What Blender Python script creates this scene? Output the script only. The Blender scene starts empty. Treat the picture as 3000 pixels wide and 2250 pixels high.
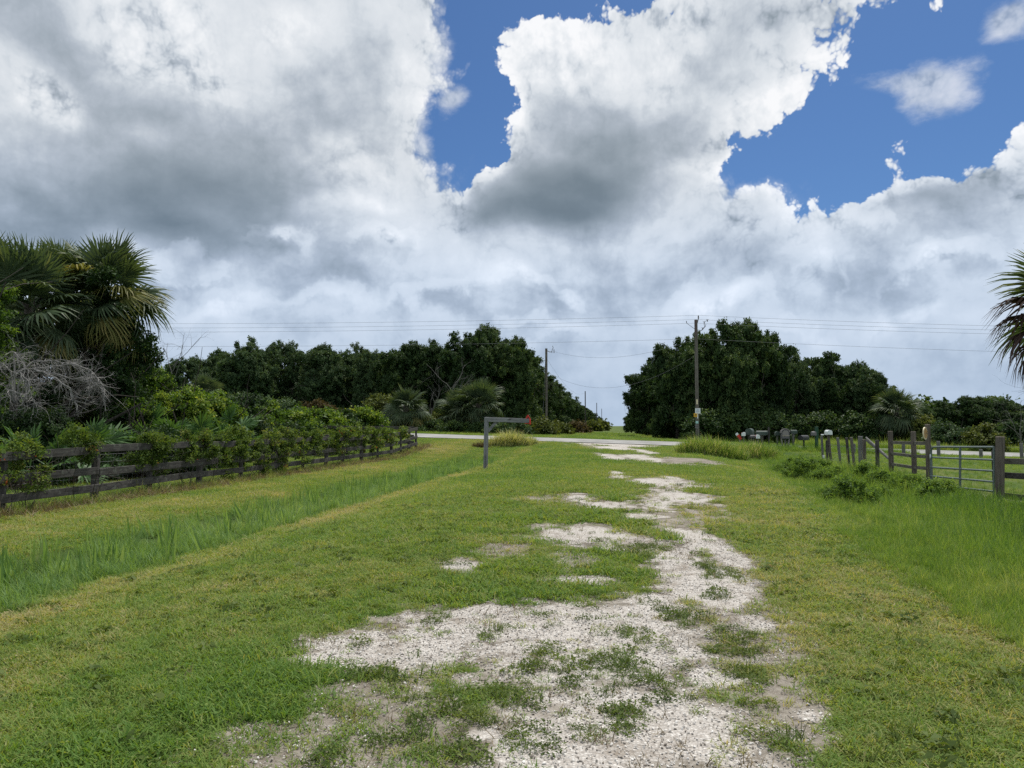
import bpy, bmesh, math, random
import numpy as np
from mathutils import Vector, Matrix, Euler

rng = np.random.default_rng(11)
random.seed(5)
R = math.radians
scene = bpy.context.scene
COL = scene.collection

# ------------------------------------------------------------------ camera and the photograph's geometry
F = 2182.0
PITCH = math.atan(121 / F)
EYE = Vector((0, 0, 1.5))
KL = 0.142            # the drive runs along (KL, 1)


def ray(px, py):
    a, up = (px - 1500) / F, -(py - 1125) / F
    return Vector((a, math.cos(PITCH) - up * math.sin(PITCH), math.sin(PITCH) + up * math.cos(PITCH)))


def P(px, py, Y):
    d = ray(px, py)
    return EYE + d * (Y / d.y)


def sstep(a, b, x):
    t = np.clip((x - a) / (b - a), 0, 1)
    return t * t * (3 - 2 * t)


def hz(X, Y):
    """height of the ground: a crowned drive, a ditch on its left, a low paddock on its right, a road bank beyond"""
    X = np.asarray(X, float); Y = np.asarray(Y, float)
    u = X - KL * Y
    v = Y + KL * X
    c = .22 * sstep(6, 16, Y)
    w = sstep(-5.6, -2.4, u) * (1 - sstep(2.6, 5.6, u))
    left = -.15 * sstep(2, -2, u) * 1.0 - .2 * np.exp(-((u + 6.8) / 1.0) ** 2)
    right = -.30 * sstep(2, 6.5, u) * (1 - .55 * sstep(18, 28, Y))
    z = c * w + (left + right) * (1 - w)
    Xc = np.clip(X, -24, 55)
    zr = .675 - .0302 * (Xc + 5.96)
    zr = zr + .15 * sstep(48.6, 55.4, v) - .10 * sstep(60, 90, v)
    t = sstep(34, 48.5, v)
    return z * (1 - t) + zr * t


def hzf(x, y):
    return float(hz(x, y))


def G(px, py):
    d = ray(px, py)
    t = 1.0
    for i in range(4000):
        p = EYE + d * t
        h = p.z - hzf(p.x, p.y)
        if h < .0005 or t > 400:
            break
        t += max(h * .6, .002)
    return p


def onground(px, Y):
    p = P(px, 1246, Y)
    return Vector((p.x, p.y, hzf(p.x, p.y)))


# ------------------------------------------------------------------ value noise (numpy)
def vnoise(x, y, seed=0):
    xi = np.floor(x).astype(np.int64); yi = np.floor(y).astype(np.int64)
    xf = x - xi; yf = y - yi

    def h(a, b):
        n = (a * 374761393 + b * 668265263 + seed * 1274126177) & 0xffffffff
        n = ((n ^ (n >> 13)) * 1274126177) & 0xffffffff
        return ((n ^ (n >> 16)) & 0xffff) / 65535.0
    u = xf * xf * (3 - 2 * xf); w = yf * yf * (3 - 2 * yf)
    return (h(xi, yi) * (1 - u) + h(xi + 1, yi) * u) * (1 - w) + (h(xi, yi + 1) * (1 - u) + h(xi + 1, yi + 1) * u) * w


def fbm(x, y, seed=0, octv=4):
    s = 0; a = .5; t = 0
    for i in range(octv):
        s = s + a * vnoise(x * 2 ** i, y * 2 ** i, seed + i); t += a; a *= .5
    return s / t


# ------------------------------------------------------------------ scene helpers
def tag(o, label=None, cat=None, group=None, kind=None):
    if label: o['label'] = label
    if cat: o['category'] = cat
    if group: o['group'] = group
    if kind: o['kind'] = kind
    return o


def thing(name, label, cat, loc=(0, 0, 0), rotz=0, group=None):
    o = bpy.data.objects.new(name, None)
    COL.objects.link(o)
    o.empty_display_size = .2
    o.location = loc; o.rotation_euler = (0, 0, rotz)
    return tag(o, label, cat, group)


def link(name, me, mat=None, parent=None, smooth=False):
    o = bpy.data.objects.new(name, me)
    COL.objects.link(o)
    if mat is not None and len(me.materials) == 0:
        me.materials.append(mat)
    if parent is not None:
        o.parent = parent
    if smooth:
        me.polygons.foreach_set('use_smooth', np.ones(len(me.polygons), bool)); me.update()
    return o


def copy_tree(o, parent=None):
    c = o.copy(); COL.objects.link(c)
    if parent is not None: c.parent = parent
    for ch in list(o.children): copy_tree(ch, c)
    return c


def qmesh(name, V, tint=None, mat=None):
    """(N,k,3) array of separate polygons -> mesh with one 'tint' value per polygon"""
    V = np.ascontiguousarray(V, dtype=np.float32)
    n, k = V.shape[:2]
    me = bpy.data.meshes.new(name)
    me.vertices.add(n * k); me.vertices.foreach_set('co', V.ravel())
    me.loops.add(n * k); me.loops.foreach_set('vertex_index', np.arange(n * k, dtype=np.int32))
    me.polygons.add(n); me.polygons.foreach_set('loop_start', np.arange(n, dtype=np.int32) * k)
    me.update(calc_edges=True)
    if tint is not None:
        a = me.attributes.new('tint', 'FLOAT', 'FACE'); a.data.foreach_set('value', np.asarray(tint, np.float32))
    if mat is not None: me.materials.append(mat)
    return me


def gridmesh(name, VX, quads, mat=None, attrs=None):
    me = bpy.data.meshes.new(name)
    V = np.ascontiguousarray(VX, np.float32); Q = np.ascontiguousarray(quads, np.int32)
    me.vertices.add(len(V)); me.vertices.foreach_set('co', V.ravel())
    me.loops.add(Q.size); me.loops.foreach_set('vertex_index', Q.ravel())
    me.polygons.add(len(Q)); me.polygons.foreach_set('loop_start', np.arange(len(Q), dtype=np.int32) * 4)
    me.update(calc_edges=True)
    for k, a in (attrs or {}).items():
        t = me.attributes.new(k, 'FLOAT', 'POINT'); t.data.foreach_set('value', np.asarray(a, np.float32))
    if mat is not None: me.materials.append(mat)
    me.polygons.foreach_set('use_smooth', np.ones(len(Q), bool))
    return me


class BM:
    """collects boxes, bars, tubes and prisms into ONE mesh"""
    def __init__(s): s.bm = bmesh.new()

    def box(s, M, sx, sy, sz, bev=0, jit=0):
        r = bmesh.ops.create_cube(s.bm, size=1)
        vs = r['verts']
        for v in vs:
            v.co = Vector((v.co.x * sx, v.co.y * sy, v.co.z * sz))
            if jit: v.co += Vector((random.uniform(-jit, jit), random.uniform(-jit, jit), random.uniform(-jit, jit)))
        if bev:
            es = list({e for v in vs for e in v.link_edges})
            r2 = bmesh.ops.bevel(s.bm, geom=es, offset=bev, segments=1, affect='EDGES', profile=.5)
            vs = list({v for f in r2['faces'] for v in f.verts} | {v for v in vs if v.is_valid})
        bmesh.ops.transform(s.bm, matrix=M, verts=vs)
        return s

    def cbox(s, c, sx, sy, sz, bev=0, rz=0, jit=0):
        return s.box(Matrix.Translation(c) @ Matrix.Rotation(rz, 4, 'Z'), sx, sy, sz, bev, jit)

    def bar(s, p0, p1, w, h, bev=0, jit=0, roll=0):
        """rectangular timber from p0 to p1; w across (horizontal), h upwards"""
        p0, p1 = Vector(p0), Vector(p1)
        d = p1 - p0; L = d.length; y = d.normalized()
        up = Vector((0, 0, 1)) if abs(y.z) < .95 else Vector((0, 1, 0))
        x = y.cross(up).normalized(); z = x.cross(y)
        M = Matrix((x, y, z)).transposed().to_4x4(); M.translation = (p0 + p1) / 2
        return s.box(M @ Matrix.Rotation(roll, 4, 'Y'), w, L, h, bev, jit)

    def tube(s, pts, rad, seg=8, caps=True):
        pts = [Vector(p) for p in pts]
        if not hasattr(rad, '__len__'): rad = [rad] * len(pts)
        rings = []; prevx = None
        for i, p in enumerate(pts):
            a = pts[max(i - 1, 0)]; b = pts[min(i + 1, len(pts) - 1)]
            t = (b - a).normalized()
            if prevx is None:
                ref = Vector((0, 0, 1)) if abs(t.z) < .9 else Vector((1, 0, 0))
                x = t.cross(ref).normalized()
            else:
                x = (prevx - t * prevx.dot(t)).normalized()
            prevx = x; y = t.cross(x)
            rings.append([s.bm.verts.new(p + (x * math.cos(2 * math.pi * k / seg) + y * math.sin(2 * math.pi * k / seg)) * rad[i]) for k in range(seg)])
        for a, b in zip(rings, rings[1:]):
            for k in range(seg):
                s.bm.faces.new((a[k], a[(k + 1) % seg], b[(k + 1) % seg], b[k]))
        if caps:
            s.bm.faces.new(rings[0][::-1]); s.bm.faces.new(rings[-1])
        return s

    def prism(s, prof, M, depth):
        """closed 2-D profile (x,z) extruded along y by depth, centred"""
        a = [s.bm.verts.new(M @ Vector((x, -depth / 2, z))) for x, z in prof]
        b = [s.bm.verts.new(M @ Vector((x, depth / 2, z))) for x, z in prof]
        n = len(prof)
        s.bm.faces.new(a); s.bm.faces.new(b[::-1])
        for k in range(n):
            s.bm.faces.new((a[k], b[k], b[(k + 1) % n], a[(k + 1) % n]))
        return s

    def mesh(s, name, mat=None, smooth=False):
        me = bpy.data.meshes.new(name)
        bmesh.ops.recalc_face_normals(s.bm, faces=s.bm.faces[:])
        s.bm.to_mesh(me); s.bm.free()
        if mat is not None: me.materials.append(mat)
        if smooth:
            for p in me.polygons: p.use_smooth = True
        return me

    def build(s, name, mat, parent=None, smooth=False):
        return link(name, s.mesh(name, mat, smooth), None, parent)


# ------------------------------------------------------------------ node helper
class NT:
    def __init__(s, nt): s.nt = nt; s.dim = None; nt.nodes.clear()

    def n(s, typ, ins=None, **props):
        nd = s.nt.nodes.new(typ)
        for k, v in props.items(): setattr(nd, k, v)
        for k, v in (ins or {}).items(): s.put(nd.inputs[k], v)
        return nd

    def put(s, sock, v):
        if isinstance(v, bpy.types.NodeSocket): s.nt.links.new(v, sock)
        else: sock.default_value = v

    def m(s, op, a, b=0.0, c=0.0, clamp=False):
        nd = s.nt.nodes.new('ShaderNodeMath'); nd.operation = op; nd.use_clamp = clamp
        s.put(nd.inputs[0], a); s.put(nd.inputs[1], b); s.put(nd.inputs[2], c)
        return nd.outputs[0]

    def vm(s, op, a, b=(0, 0, 0), out=0):
        nd = s.nt.nodes.new('ShaderNodeVectorMath'); nd.operation = op
        s.put(nd.inputs[0], a); s.put(nd.inputs[1], b)
        return nd.outputs[out]

    def scale(s, v, f):
        nd = s.nt.nodes.new('ShaderNodeVectorMath'); nd.operation = 'SCALE'
        s.put(nd.inputs[0], v); s.put(nd.inputs['Scale'], f)
        return nd.outputs[0]

    def mix(s, f, a, b, blend='MIX'):
        nd = s.nt.nodes.new('ShaderNodeMix'); nd.data_type = 'RGBA'; nd.blend_type = blend
        s.put(nd.inputs[0], f); s.put(nd.inputs[6], s.c4(a)); s.put(nd.inputs[7], s.c4(b))
        return nd.outputs[2]

    @staticmethod
    def c4(c):
        if isinstance(c, bpy.types.NodeSocket): return c
        return (*c, 1.0) if len(c) == 3 else c

    def step(s, a, b, x):
        nd = s.nt.nodes.new('ShaderNodeMapRange'); nd.interpolation_type = 'SMOOTHSTEP'
        s.put(nd.inputs[0], x); s.put(nd.inputs[1], a); s.put(nd.inputs[2], b)
        s.put(nd.inputs[3], 0.0); s.put(nd.inputs[4], 1.0)
        return nd.outputs[0]

    def noise(s, vec, scale, detail=4, rough=.55, dist=0.0, color=False, dim='3D'):
        nd = s.nt.nodes.new('ShaderNodeTexNoise'); nd.noise_dimensions = s.dim or dim
        if vec is not None: s.put(nd.inputs['Vector'], vec)
        nd.inputs['Scale'].default_value = scale; nd.inputs['Detail'].default_value = detail
        nd.inputs['Roughness'].default_value = rough; nd.inputs['Distortion'].default_value = dist
        return nd.outputs['Color' if color else 'Fac']

    def ramp(s, fac, stops):
        nd = s.nt.nodes.new('ShaderNodeValToRGB'); s.put(nd.inputs[0], fac)
        e = nd.color_ramp.elements
        while len(e) < len(stops): e.new(.5)
        for el, (p, c) in zip(e, stops): el.position = p; el.color = s.c4(c)
        return nd.outputs[0]

    def attr(s, name, typ='GEOMETRY', out='Fac'):
        nd = s.nt.nodes.new('ShaderNodeAttribute'); nd.attribute_name = name; nd.attribute_type = typ
        return nd.outputs[out]

    def coord(s, which='Object'):
        return s.nt.nodes.new('ShaderNodeTexCoord').outputs[which]

    def mapping(s, vec, scale=(1, 1, 1), loc=(0, 0, 0), rot=(0, 0, 0), typ='POINT'):
        nd = s.nt.nodes.new('ShaderNodeMapping'); nd.vector_type = typ
        s.put(nd.inputs[0], vec); nd.inputs[1].default_value = loc; nd.inputs[2].default_value = rot; nd.inputs[3].default_value = scale
        return nd.outputs[0]


def new_mat(name):
    m = bpy.data.materials.new(name); m.use_nodes = True
    return m, NT(m.node_tree)


def finish(t, shader):
    t.n('ShaderNodeOutputMaterial', {'Surface': shader})


def principled(t, color, rough=.8, spec=.2, metal=0.0, normal=None):
    nd = t.n('ShaderNodeBsdfPrincipled', {'Base Color': t.c4(color), 'Roughness': rough, 'Metallic': metal, 'Specular IOR Level': spec})
    if normal is not None: t.put(nd.inputs['Normal'], normal)
    return nd.outputs[0]


def bump(t, h, strength=.5, dist=.01):
    return t.n('ShaderNodeBump', {'Height': h, 'Strength': strength, 'Distance': dist}).outputs[0]


# ------------------------------------------------------------------ materials
def leaf_mat(name, stops, transl=.35, spec=.25, rough=.5, inst=False, objvar=.25, warm=(1.25, 1.15, .5)):
    m, t = new_mat(name)
    tv = t.attr('tint')
    if inst:
        tv = t.m('ADD', t.m('MULTIPLY', tv, .45), t.m('MULTIPLY', t.attr('tv', 'INSTANCER'), .75), clamp=True)
    else:
        orr = t.n('ShaderNodeObjectInfo').outputs['Random']
        tv = t.m('ADD', tv, t.m('MULTIPLY', t.m('SUBTRACT', orr, .5), objvar), clamp=True)
    col = t.ramp(tv, stops)
    d = principled(t, col, rough + .1, spec * .4)
    tr = t.n('ShaderNodeBsdfTranslucent', {'Color': t.mix(1.0, col, warm, 'MULTIPLY')}).outputs[0]
    finish(t, t.n('ShaderNodeMixShader', {0: transl, 1: d, 2: tr}).outputs[0])
    return m


def wood_mat(name, dark, light, axis='Z', scale=1.0, lichen=None, sheen=.15):
    m, t = new_mat(name)
    co = t.coord('Object')
    st = {'X': (1.2, 22, 22), 'Y': (22, 1.2, 22), 'Z': (22, 22, 1.2)}[axis]
    v = t.mapping(co, tuple(k * scale for k in st))
    g = t.noise(v, 1.0, 6, .65, .4)
    b = t.noise(co, 3.0, 4, .6)
    f = t.step(.25, .8, t.m('ADD', t.m('MULTIPLY', g, .75), t.m('MULTIPLY', b, .3)))
    col = t.mix(f, dark, light)
    crack = t.step(.36, .30, t.noise(t.mapping(v, (1, 1, .6)), 1.7, 3, .5))
    col = t.mix(t.m('MULTIPLY', crack, .8), col, tuple(k * .25 for k in dark))
    if lichen:
        col = t.mix(t.m('MULTIPLY', t.step(.56, .68, t.noise(co, 9, 5, .6)), .7), col, lichen)
    finish(t, principled(t, col, .85, sheen, 0, bump(t, t.m('SUBTRACT', g, t.m('MULTIPLY', crack, .8)), .6, .008)))
    return m


def plain_mat(name, col, rough=.5, metal=0.0, spec=.4, grime=.25, gscale=8, grimecol=(.12, .1, .08)):
    m, t = new_mat(name)
    co = t.coord('Object')
    g = t.step(.45, .75, t.noise(co, gscale, 5, .65))
    c = t.mix(t.m('MULTIPLY', g, grime), col, grimecol)
    n2 = t.noise(co, gscale * 5, 3, .6)
    finish(t, principled(t, c, t.m('ADD', t.m('MULTIPLY', n2, .25), rough - .1), spec, metal))
    return m


OAK = [(0, (.018, .04, .016)), (.45, (.047, .088, .030)), (.8, (.092, .143, .046)), (1, (.165, .22, .075))]
M_OAK = leaf_mat('oak_leaf', OAK, .28, .3, .45)
M_OAK2 = leaf_mat('dusty_leaf', [(0, (.030, .062, .028)), (.5, (.068, .115, .048)), (1, (.14, .19, .09))], .28, .3, .5)
M_LANE = leaf_mat('lane_leaf', [(0, (.022, .05, .018)), (.5, (.05, .092, .032)), (1, (.11, .16, .055))], .3, .3, .5)
M_VINE = leaf_mat('vine_leaf', [(0, (.032, .072, .013)), (.4, (.08, .155, .024)), (.75, (.165, .25, .04)), (1, (.30, .36, .075))], .47, .35, .4)
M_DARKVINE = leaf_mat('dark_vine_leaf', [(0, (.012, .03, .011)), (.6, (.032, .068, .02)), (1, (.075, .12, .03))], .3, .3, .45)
M_OLIVE = leaf_mat('olive_leaf', [(0, (.05, .07, .018)), (.5, (.10, .13, .034)), (1, (.19, .215, .065))], .35, .3, .5)
M_FVINE = leaf_mat('fence_vine_leaf', [(0, (.04, .075, .018)), (.5, (.105, .17, .038)), (.86, (.20, .25, .07)), (.96, (.23, .19, .075)), (1, (.33, .09, .06))], .45, .3, .5)
M_BROWN = leaf_mat('brown_leaf', [(0, (.05, .042, .02)), (.6, (.10, .078, .038)), (1, (.16, .13, .07))], .25, .2, .6)
M_WEED = leaf_mat('weed_leaf', [(0, (.065, .125, .03)), (.5, (.135, .235, .055)), (1, (.25, .36, .11))], .48, .3, .5)
M_PALM = leaf_mat('palm_leaf', [(0, (.030, .056, .030)), (.6, (.078, .118, .058)), (1, (.18, .20, .10))], .28, .6, .42)
M_PALMY = leaf_mat('yellowing_palm_leaf', [(0, (.09, .115, .035)), (.5, (.20, .20, .065)), (.85, (.30, .25, .10)), (1, (.30, .2, .13))], .35, .35, .45)
M_PALMD = leaf_mat('dead_palm_leaf', [(0, (.075, .055, .042)), (.6, (.17, .13, .10)), (1, (.31, .25, .2))], .2, .2, .6)
M_PALMDK = leaf_mat('dead_dark_palm_leaf', [(0, (.03, .02, .017)), (.6, (.07, .045, .038)), (1, (.13, .095, .08))], .2, .3, .55)
M_PALMETTO = leaf_mat('palmetto_leaf', [(0, (.035, .085, .026)), (.6, (.08, .165, .05)), (1, (.22, .29, .11))], .35, .6, .4)

LAWN = [(0, (.085, .18, .035)), (.3, (.135, .235, .048)), (.55, (.205, .285, .068)), (.8, (.31, .32, .12)), (1, (.43, .375, .21))]
M_LAWN = leaf_mat('lawn_blade', LAWN, .42, .3, .45, inst=True)
M_DITCH = leaf_mat('ditch_blade', [(0, (.065, .15, .042)), (.4, (.14, .25, .072)), (.75, (.23, .345, .125)), (1, (.36, .42, .18))], .45, .35, .42, inst=True)
M_TALL = leaf_mat('tall_blade', [(0, (.045, .105, .022)), (.35, (.10, .20, .036)), (.7, (.20, .30, .06)), (1, (.42, .44, .18))], .45, .3, .45, inst=True)
M_MATW = leaf_mat('mat_weed', [(0, (.04, .07, .018)), (.5, (.09, .135, .035)), (1, (.17, .22, .065))], .35, .3, .5, inst=True)
M_DRYST = leaf_mat('dry_straw', [(0, (.10, .08, .05)), (.6, (.19, .155, .10)), (1, (.34, .28, .18))], .25, .2, .6, inst=True)
M_PALE = leaf_mat('pale_grass_blade', [(0, (.12, .18, .05)), (.35, (.26, .31, .10)), (.7, (.48, .47, .24)), (1, (.6, .56, .38))], .4, .25, .5)

M_WOOD_FENCE = wood_mat('weathered_dark_board', (.022, .021, .020), (.105, .10, .094), 'Y', 1, (.13, .14, .12))
M_WOOD_POST = wood_mat('weathered_dark_post', (.024, .022, .022), (.105, .098, .092), 'Z', 1, (.13, .14, .12))
M_WOOD_MAILZ = wood_mat('grey_timber_upright', (.075, .078, .086), (.29, .297, .31), 'Z', .8)
M_WOOD_MAILX = wood_mat('grey_timber_beam', (.08, .082, .088), (.32, .327, .335), 'X', .8)
M_WOOD_GATE = wood_mat('brown_gate_timber', (.05, .042, .036), (.185, .16, .135), 'Z', 1)
M_WOOD_GRAIL = wood_mat('grey_brown_rail', (.06, .055, .048), (.21, .195, .17), 'Y', 1)
M_WOOD_GREY = wood_mat('silver_post_timber', (.07, .07, .068), (.22, .22, .215), 'Z', 1)
M_POLE = wood_mat('utility_pole_timber', (.07, .064, .056), (.19, .178, .155), 'Z', .5)
M_POLED = wood_mat('far_pole_timber', (.03, .028, .026), (.08, .075, .068), 'Z', .5)
M_BARK = wood_mat('bark', (.025, .022, .018), (.09, .08, .07), 'Z', .5)
M_PALMBARK = wood_mat('palm_bark', (.035, .03, .026), (.12, .105, .09), 'Z', .35)
M_DEADWOOD = wood_mat('bleached_twig', (.12, .115, .11), (.33, .32, .31), 'Z', 1)
M_LIMB = wood_mat('grey_dead_limb', (.06, .058, .055), (.20, .195, .185), 'Z', 1)
M_WIRE = plain_mat('wire', (.16, .17, .18), .5, .2)
M_GALV = plain_mat('galvanised_gate_tube', (.13, .165, .16), .45, .3, .5, .2, 5)
M_STEEL = plain_mat('dull_steel', (.16, .16, .16), .45, .7)
M_RED = plain_mat('red_reflector', (.62, .03, .02), .4, 0, .5, .2)
M_WHITE = plain_mat('white_enamel', (.72, .76, .76), .4, 0, .5, .15)
M_BLACK = plain_mat('black_enamel', (.015, .016, .018), .4, 0, .5, .1)
M_DGREEN = plain_mat('dark_green_enamel', (.012, .06, .032), .5, 0, .4, .15)
M_GREENBOX = plain_mat('grey_green_enamel', (.035, .06, .048), .5, 0, .4, .2)
M_GREYP = plain_mat('grey_plastic', (.15, .145, .15), .6, 0, .35, .2)
M_TAUPE = plain_mat('taupe_plastic', (.24, .22, .215), .55, 0, .35, .15)
M_DTAUPE = plain_mat('dark_taupe_plastic', (.13, .125, .14), .55, 0, .35, .15)
M_YELLOW = plain_mat('yellow_sign', (.72, .42, .03), .45, 0, .4, .15)
M_OVAL = plain_mat('routed_wood_sign', (.36, .21, .07), .55, 0, .3, .3)
M_CREAM = plain_mat('cream_rim', (.7, .62, .42), .5, 0, .3, .2)
M_TEAL = plain_mat('teal_sign', (.32, .6, .58), .45, 0, .4, .2)
M_BLUE = plain_mat('blue_ink', (.04, .09, .32), .5)
M_INK = plain_mat('dark_ink', (.05, .04, .03), .5)
M_ROCK = plain_mat('pale_stone', (.40, .38, .34), .85, 0, .2, .4, 14)
M_CERAM = plain_mat('brown_insulator', (.06, .03, .025), .3, 0, .5)

# ------------------------------------------------------------------ sky: clear Nishita sky behind a field of clouds, all laid out by direction
SUN_EL, SUN_AZ = 62.0, 28.0


def build_world():
    w = bpy.data.worlds.new('World'); scene.world = w; w.use_nodes = True
    t = NT(w.node_tree); t.dim = '2D'
    D = t.coord('Generated')
    sep = t.n('ShaderNodeSeparateXYZ', {0: D})
    az = t.m('ARCTAN2', sep.outputs[0], sep.outputs[1])
    el = t.m('ARCSINE', sep.outputs[2])
    q = t.n('ShaderNodeCombineXYZ', {0: az, 1: el, 2: 0.0}).outputs[0]
    wa = t.scale(t.vm('SUBTRACT', t.noise(q, 4.5, 2, .5, color=True), (.5, .5, .5)), .13)
    wb = t.scale(t.vm('SUBTRACT', t.noise(q, 21, 4, .6, color=True), (.5, .5, .5)), .030)
    q1 = t.vm('ADD', q, wa)
    qs = t.vm('ADD', q1, wb)
    qn = t.vm('ADD', q, t.vm('ADD', t.scale(wa, .22), t.scale(wb, .5)))

    def ell(e, src):
        px, py, rx, ry = e[:4]; rot = e[4] if len(e) > 4 else 0
        d = ray(px, py).normalized()
        a, b = math.atan2(d.x, d.y), math.asin(d.z)
        c2 = 1 / (1 + (ray(px, py).xz.length / F) ** 2)
        k = math.cos(math.atan((px - 1500) / F))
        return t.m('SUBTRACT', 1.0, t.vm('LENGTH', t.mapping(src, (rx / F * k * k, ry / F * k, 1), (a, b, 0), (0, 0, -R(rot)), 'TEXTURE'), out=1))

    def union(lst, src):
        r = None
        for e in lst:
            v = ell(e, src)
            r = v if r is None else t.m('SMOOTH_MAX', r, v, .18)
        return r

    def soft(lst, src):
        """sum of smooth bumps, e[5] = amplitude"""
        r = None
        for e in lst:
            b = t.m('MULTIPLY', t.step(-.15, .85, ell(e, src)), e[5])
            r = b if r is None else t.m('ADD', r, b)
        return r

    blue = union([(1395, 30, 95, 130, 8), (1425, 230, 62, 190, 10), (1350, 400, 88, 120, 18),
                  (1690, -40, 300, 78, -4),
                  (2800, 170, 330, 250, 0), (2520, 400, 270, 150, -32), (2260, 505, 170, 52, -24), (2470, 560, 115, 90, 15),
                  (2900, 360, 180, 90, -8)], qs)
    wisp = union([(2735, 235, 200, 95, 24), (1345, 265, 62, 85, 30), (2975, 60, 110, 100, -40), (1260, 120, 90, 150, 10), (1230, 400, 70, 60, 0)], q1)
    n_mid = t.noise(qn, 8, 3, .5)
    n_fine = t.noise(qn, 30, 4, .6)

    def puff(v):
        return t.n('ShaderNodeTexVoronoi', {'Vector': v, 'Scale': 17.0, 'Detail': 3.0, 'Roughness': .6, 'Lacunarity': 2.3}, feature='F1', voronoi_dimensions='2D').outputs['Distance']
    pf = puff(qn)
    nz = t.m('ADD', t.m('ADD', t.m('MULTIPLY', t.m('SUBTRACT', n_mid, .5), .45), t.m('MULTIPLY', t.m('SUBTRACT', n_fine, .5), .16)), t.m('MULTIPLY', t.m('SUBTRACT', pf, .45), .62))
    bf = t.m('ADD', blue, nz)
    soft_m = t.step(0, .6, union([(1230, 330, 190, 480, 8), (1900, 600, 500, 90, 0)], q))
    clear = t.m('ADD', t.m('MULTIPLY', t.step(-.03, .14, bf), t.m('SUBTRACT', 1.0, soft_m)), t.m('MULTIPLY', t.step(-.22, .42, bf), soft_m))
    wn = t.step(.08, .75, t.m('ADD', wisp, t.m('MULTIPLY', t.m('SUBTRACT', t.noise(t.mapping(qn, (1, 1.9, 1), rot=(0, 0, R(-25))), 12, 6, .62), .45), 1.2)))
    clear = t.m('MULTIPLY', clear, t.m('SUBTRACT', 1.0, t.m('MULTIPLY', wn, .62)))

    # grey bases and cores
    dark = soft([(420, 470, 640, 440, 0, .34), (600, 655, 470, 175, 5, .36), (60, 640, 280, 140, 0, .24), (120, 60, 360, 130, 0, .26),
                 (1010, 270, 230, 210, 0, .20), (900, 470, 280, 280, 0, .14), (560, 725, 330, 62, 4, .26), (760, 560, 230, 190, 0, .12),
                 (1610, 590, 350, 120, -4, .50), (1700, 450, 400, 240, -10, .32), (1890, 330, 430, 170, -20, .17), (2150, 90, 300, 90, 0, .12), (1560, 635, 230, 50, 0, .16),
                 (2700, 650, 400, 70, -4, .34), (2920, 590, 240, 80, 0, .18),
                 (1000, 850, 200, 60, 0, .18), (1480, 900, 230, 90, 0, .18), (1020, 790, 120, 70, 0, .14), (2100, 790, 300, 60, 8, .16), (2260, 745, 90, 30, -14, .14), (2700, 740, 420, 60, -10, .20), (2560, 870, 260, 60, -14, .14)], q1)
    lite = soft([(500, 130, 330, 180, 20, .36), (70, 270, 210, 110, 10, .42), (830, 50, 190, 90, 0, .25), (1180, 260, 130, 230, 0, .18), (1040, 520, 170, 150, 0, .20),
                 (1560, 150, 270, 150, 0, .36), (1440, 330, 100, 220, 20, .40), (1960, 110, 280, 140, -20, .22), (2290, 300, 250, 110, -35, .34),
                 (2180, 560, 260, 60, 24, .40), (2640, 510, 240, 90, -10, .34), (2900, 490, 240, 60, -12, .26),
                 (1660, 860, 50, 36, 0, .34), (2110, 885, 120, 46, -18, .36), (2760, 805, 110, 40, -10, .34), (2630, 940, 120, 26, -24, .24), (1120, 730, 80, 36, 8, .40), (1515, 810, 60, 40, 40, .28),
                 (850, 725, 50, 45, 0, .28), (660, 900, 200, 40, -10, .20), (1620, 1000, 120, 40, -30, .22), (2450, 700, 140, 60, -20, .18), (2380, 860, 60, 90, 20, .18), (1000, 640, 150, 40, -10, .14)], q1)
    # relief: height of the billows here against their height a little further towards the sun
    relief = t.m('SUBTRACT', puff(t.vm('ADD', qn, (.008, .018, 0))), pf)
    rel2 = t.m('SUBTRACT', n_mid, t.noise(t.vm('ADD', qn, (.012, .026, 0)), 8, 3, .5))
    lit = t.m('ADD', t.step(-.7, -.05, bf), t.step(.05, .40, lite), clamp=True)
    relief = t.m('ADD', t.m('MULTIPLY', relief, t.m('ADD', .10, t.m('MULTIPLY', lit, .40))), t.m('MULTIPLY', rel2, t.m('ADD', .50, t.m('MULTIPLY', lit, .45))))
    relief = t.m('ADD', relief, t.m('MULTIPLY', t.m('SUBTRACT', .45, pf), t.m('ADD', .05, t.m('MULTIPLY', lit, .17))))
    calm = t.m('SUBTRACT', 1.0, t.m('MULTIPLY', t.step(.15, .7, t.m('SUBTRACT', dark, lite)), .7))
    relief = t.m('MULTIPLY', relief, calm)
    band = t.m('MULTIPLY', t.m('SUBTRACT', t.noise(t.mapping(qn, (1, 2.2, 1)), 6, 6, .54), .5), t.m('ADD', .34, t.m('MULTIPLY', t.step(.34, .18, el), .42)))
    edge = t.m('MULTIPLY', t.step(-.6, .02, bf), .20)
    low = t.step(.30, .10, el)
    v = t.m('ADD', .76, t.m('SUBTRACT', lite, dark))
    v = t.m('ADD', v, t.m('ADD', relief, t.m('ADD', band, edge)))
    # heads of small far cumulus: bright where the point is inside but the point a little above it is not
    heads = [(1120, 735, 85, 40), (1515, 838, 70, 50), (1640, 875, 52, 36), (2110, 896, 120, 46), (2400, 850, 60, 80, 15), (2640, 938, 120, 26, -15), (2770, 808, 115, 38, -8),
             (852, 738, 50, 40), (1345, 862, 80, 40), (660, 905, 120, 30, -6), (1620, 1000, 90, 28, -25), (600, 812, 130, 30), (1010, 905, 100, 34), (2440, 712, 150, 44, 14),
             (1560, 950, 70, 30, 30), (2300, 985, 110, 22, 8), (400, 790, 150, 30), (1230, 905, 60, 46)]
    nzh = t.m('MULTIPLY', nz, 1.5)
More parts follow.
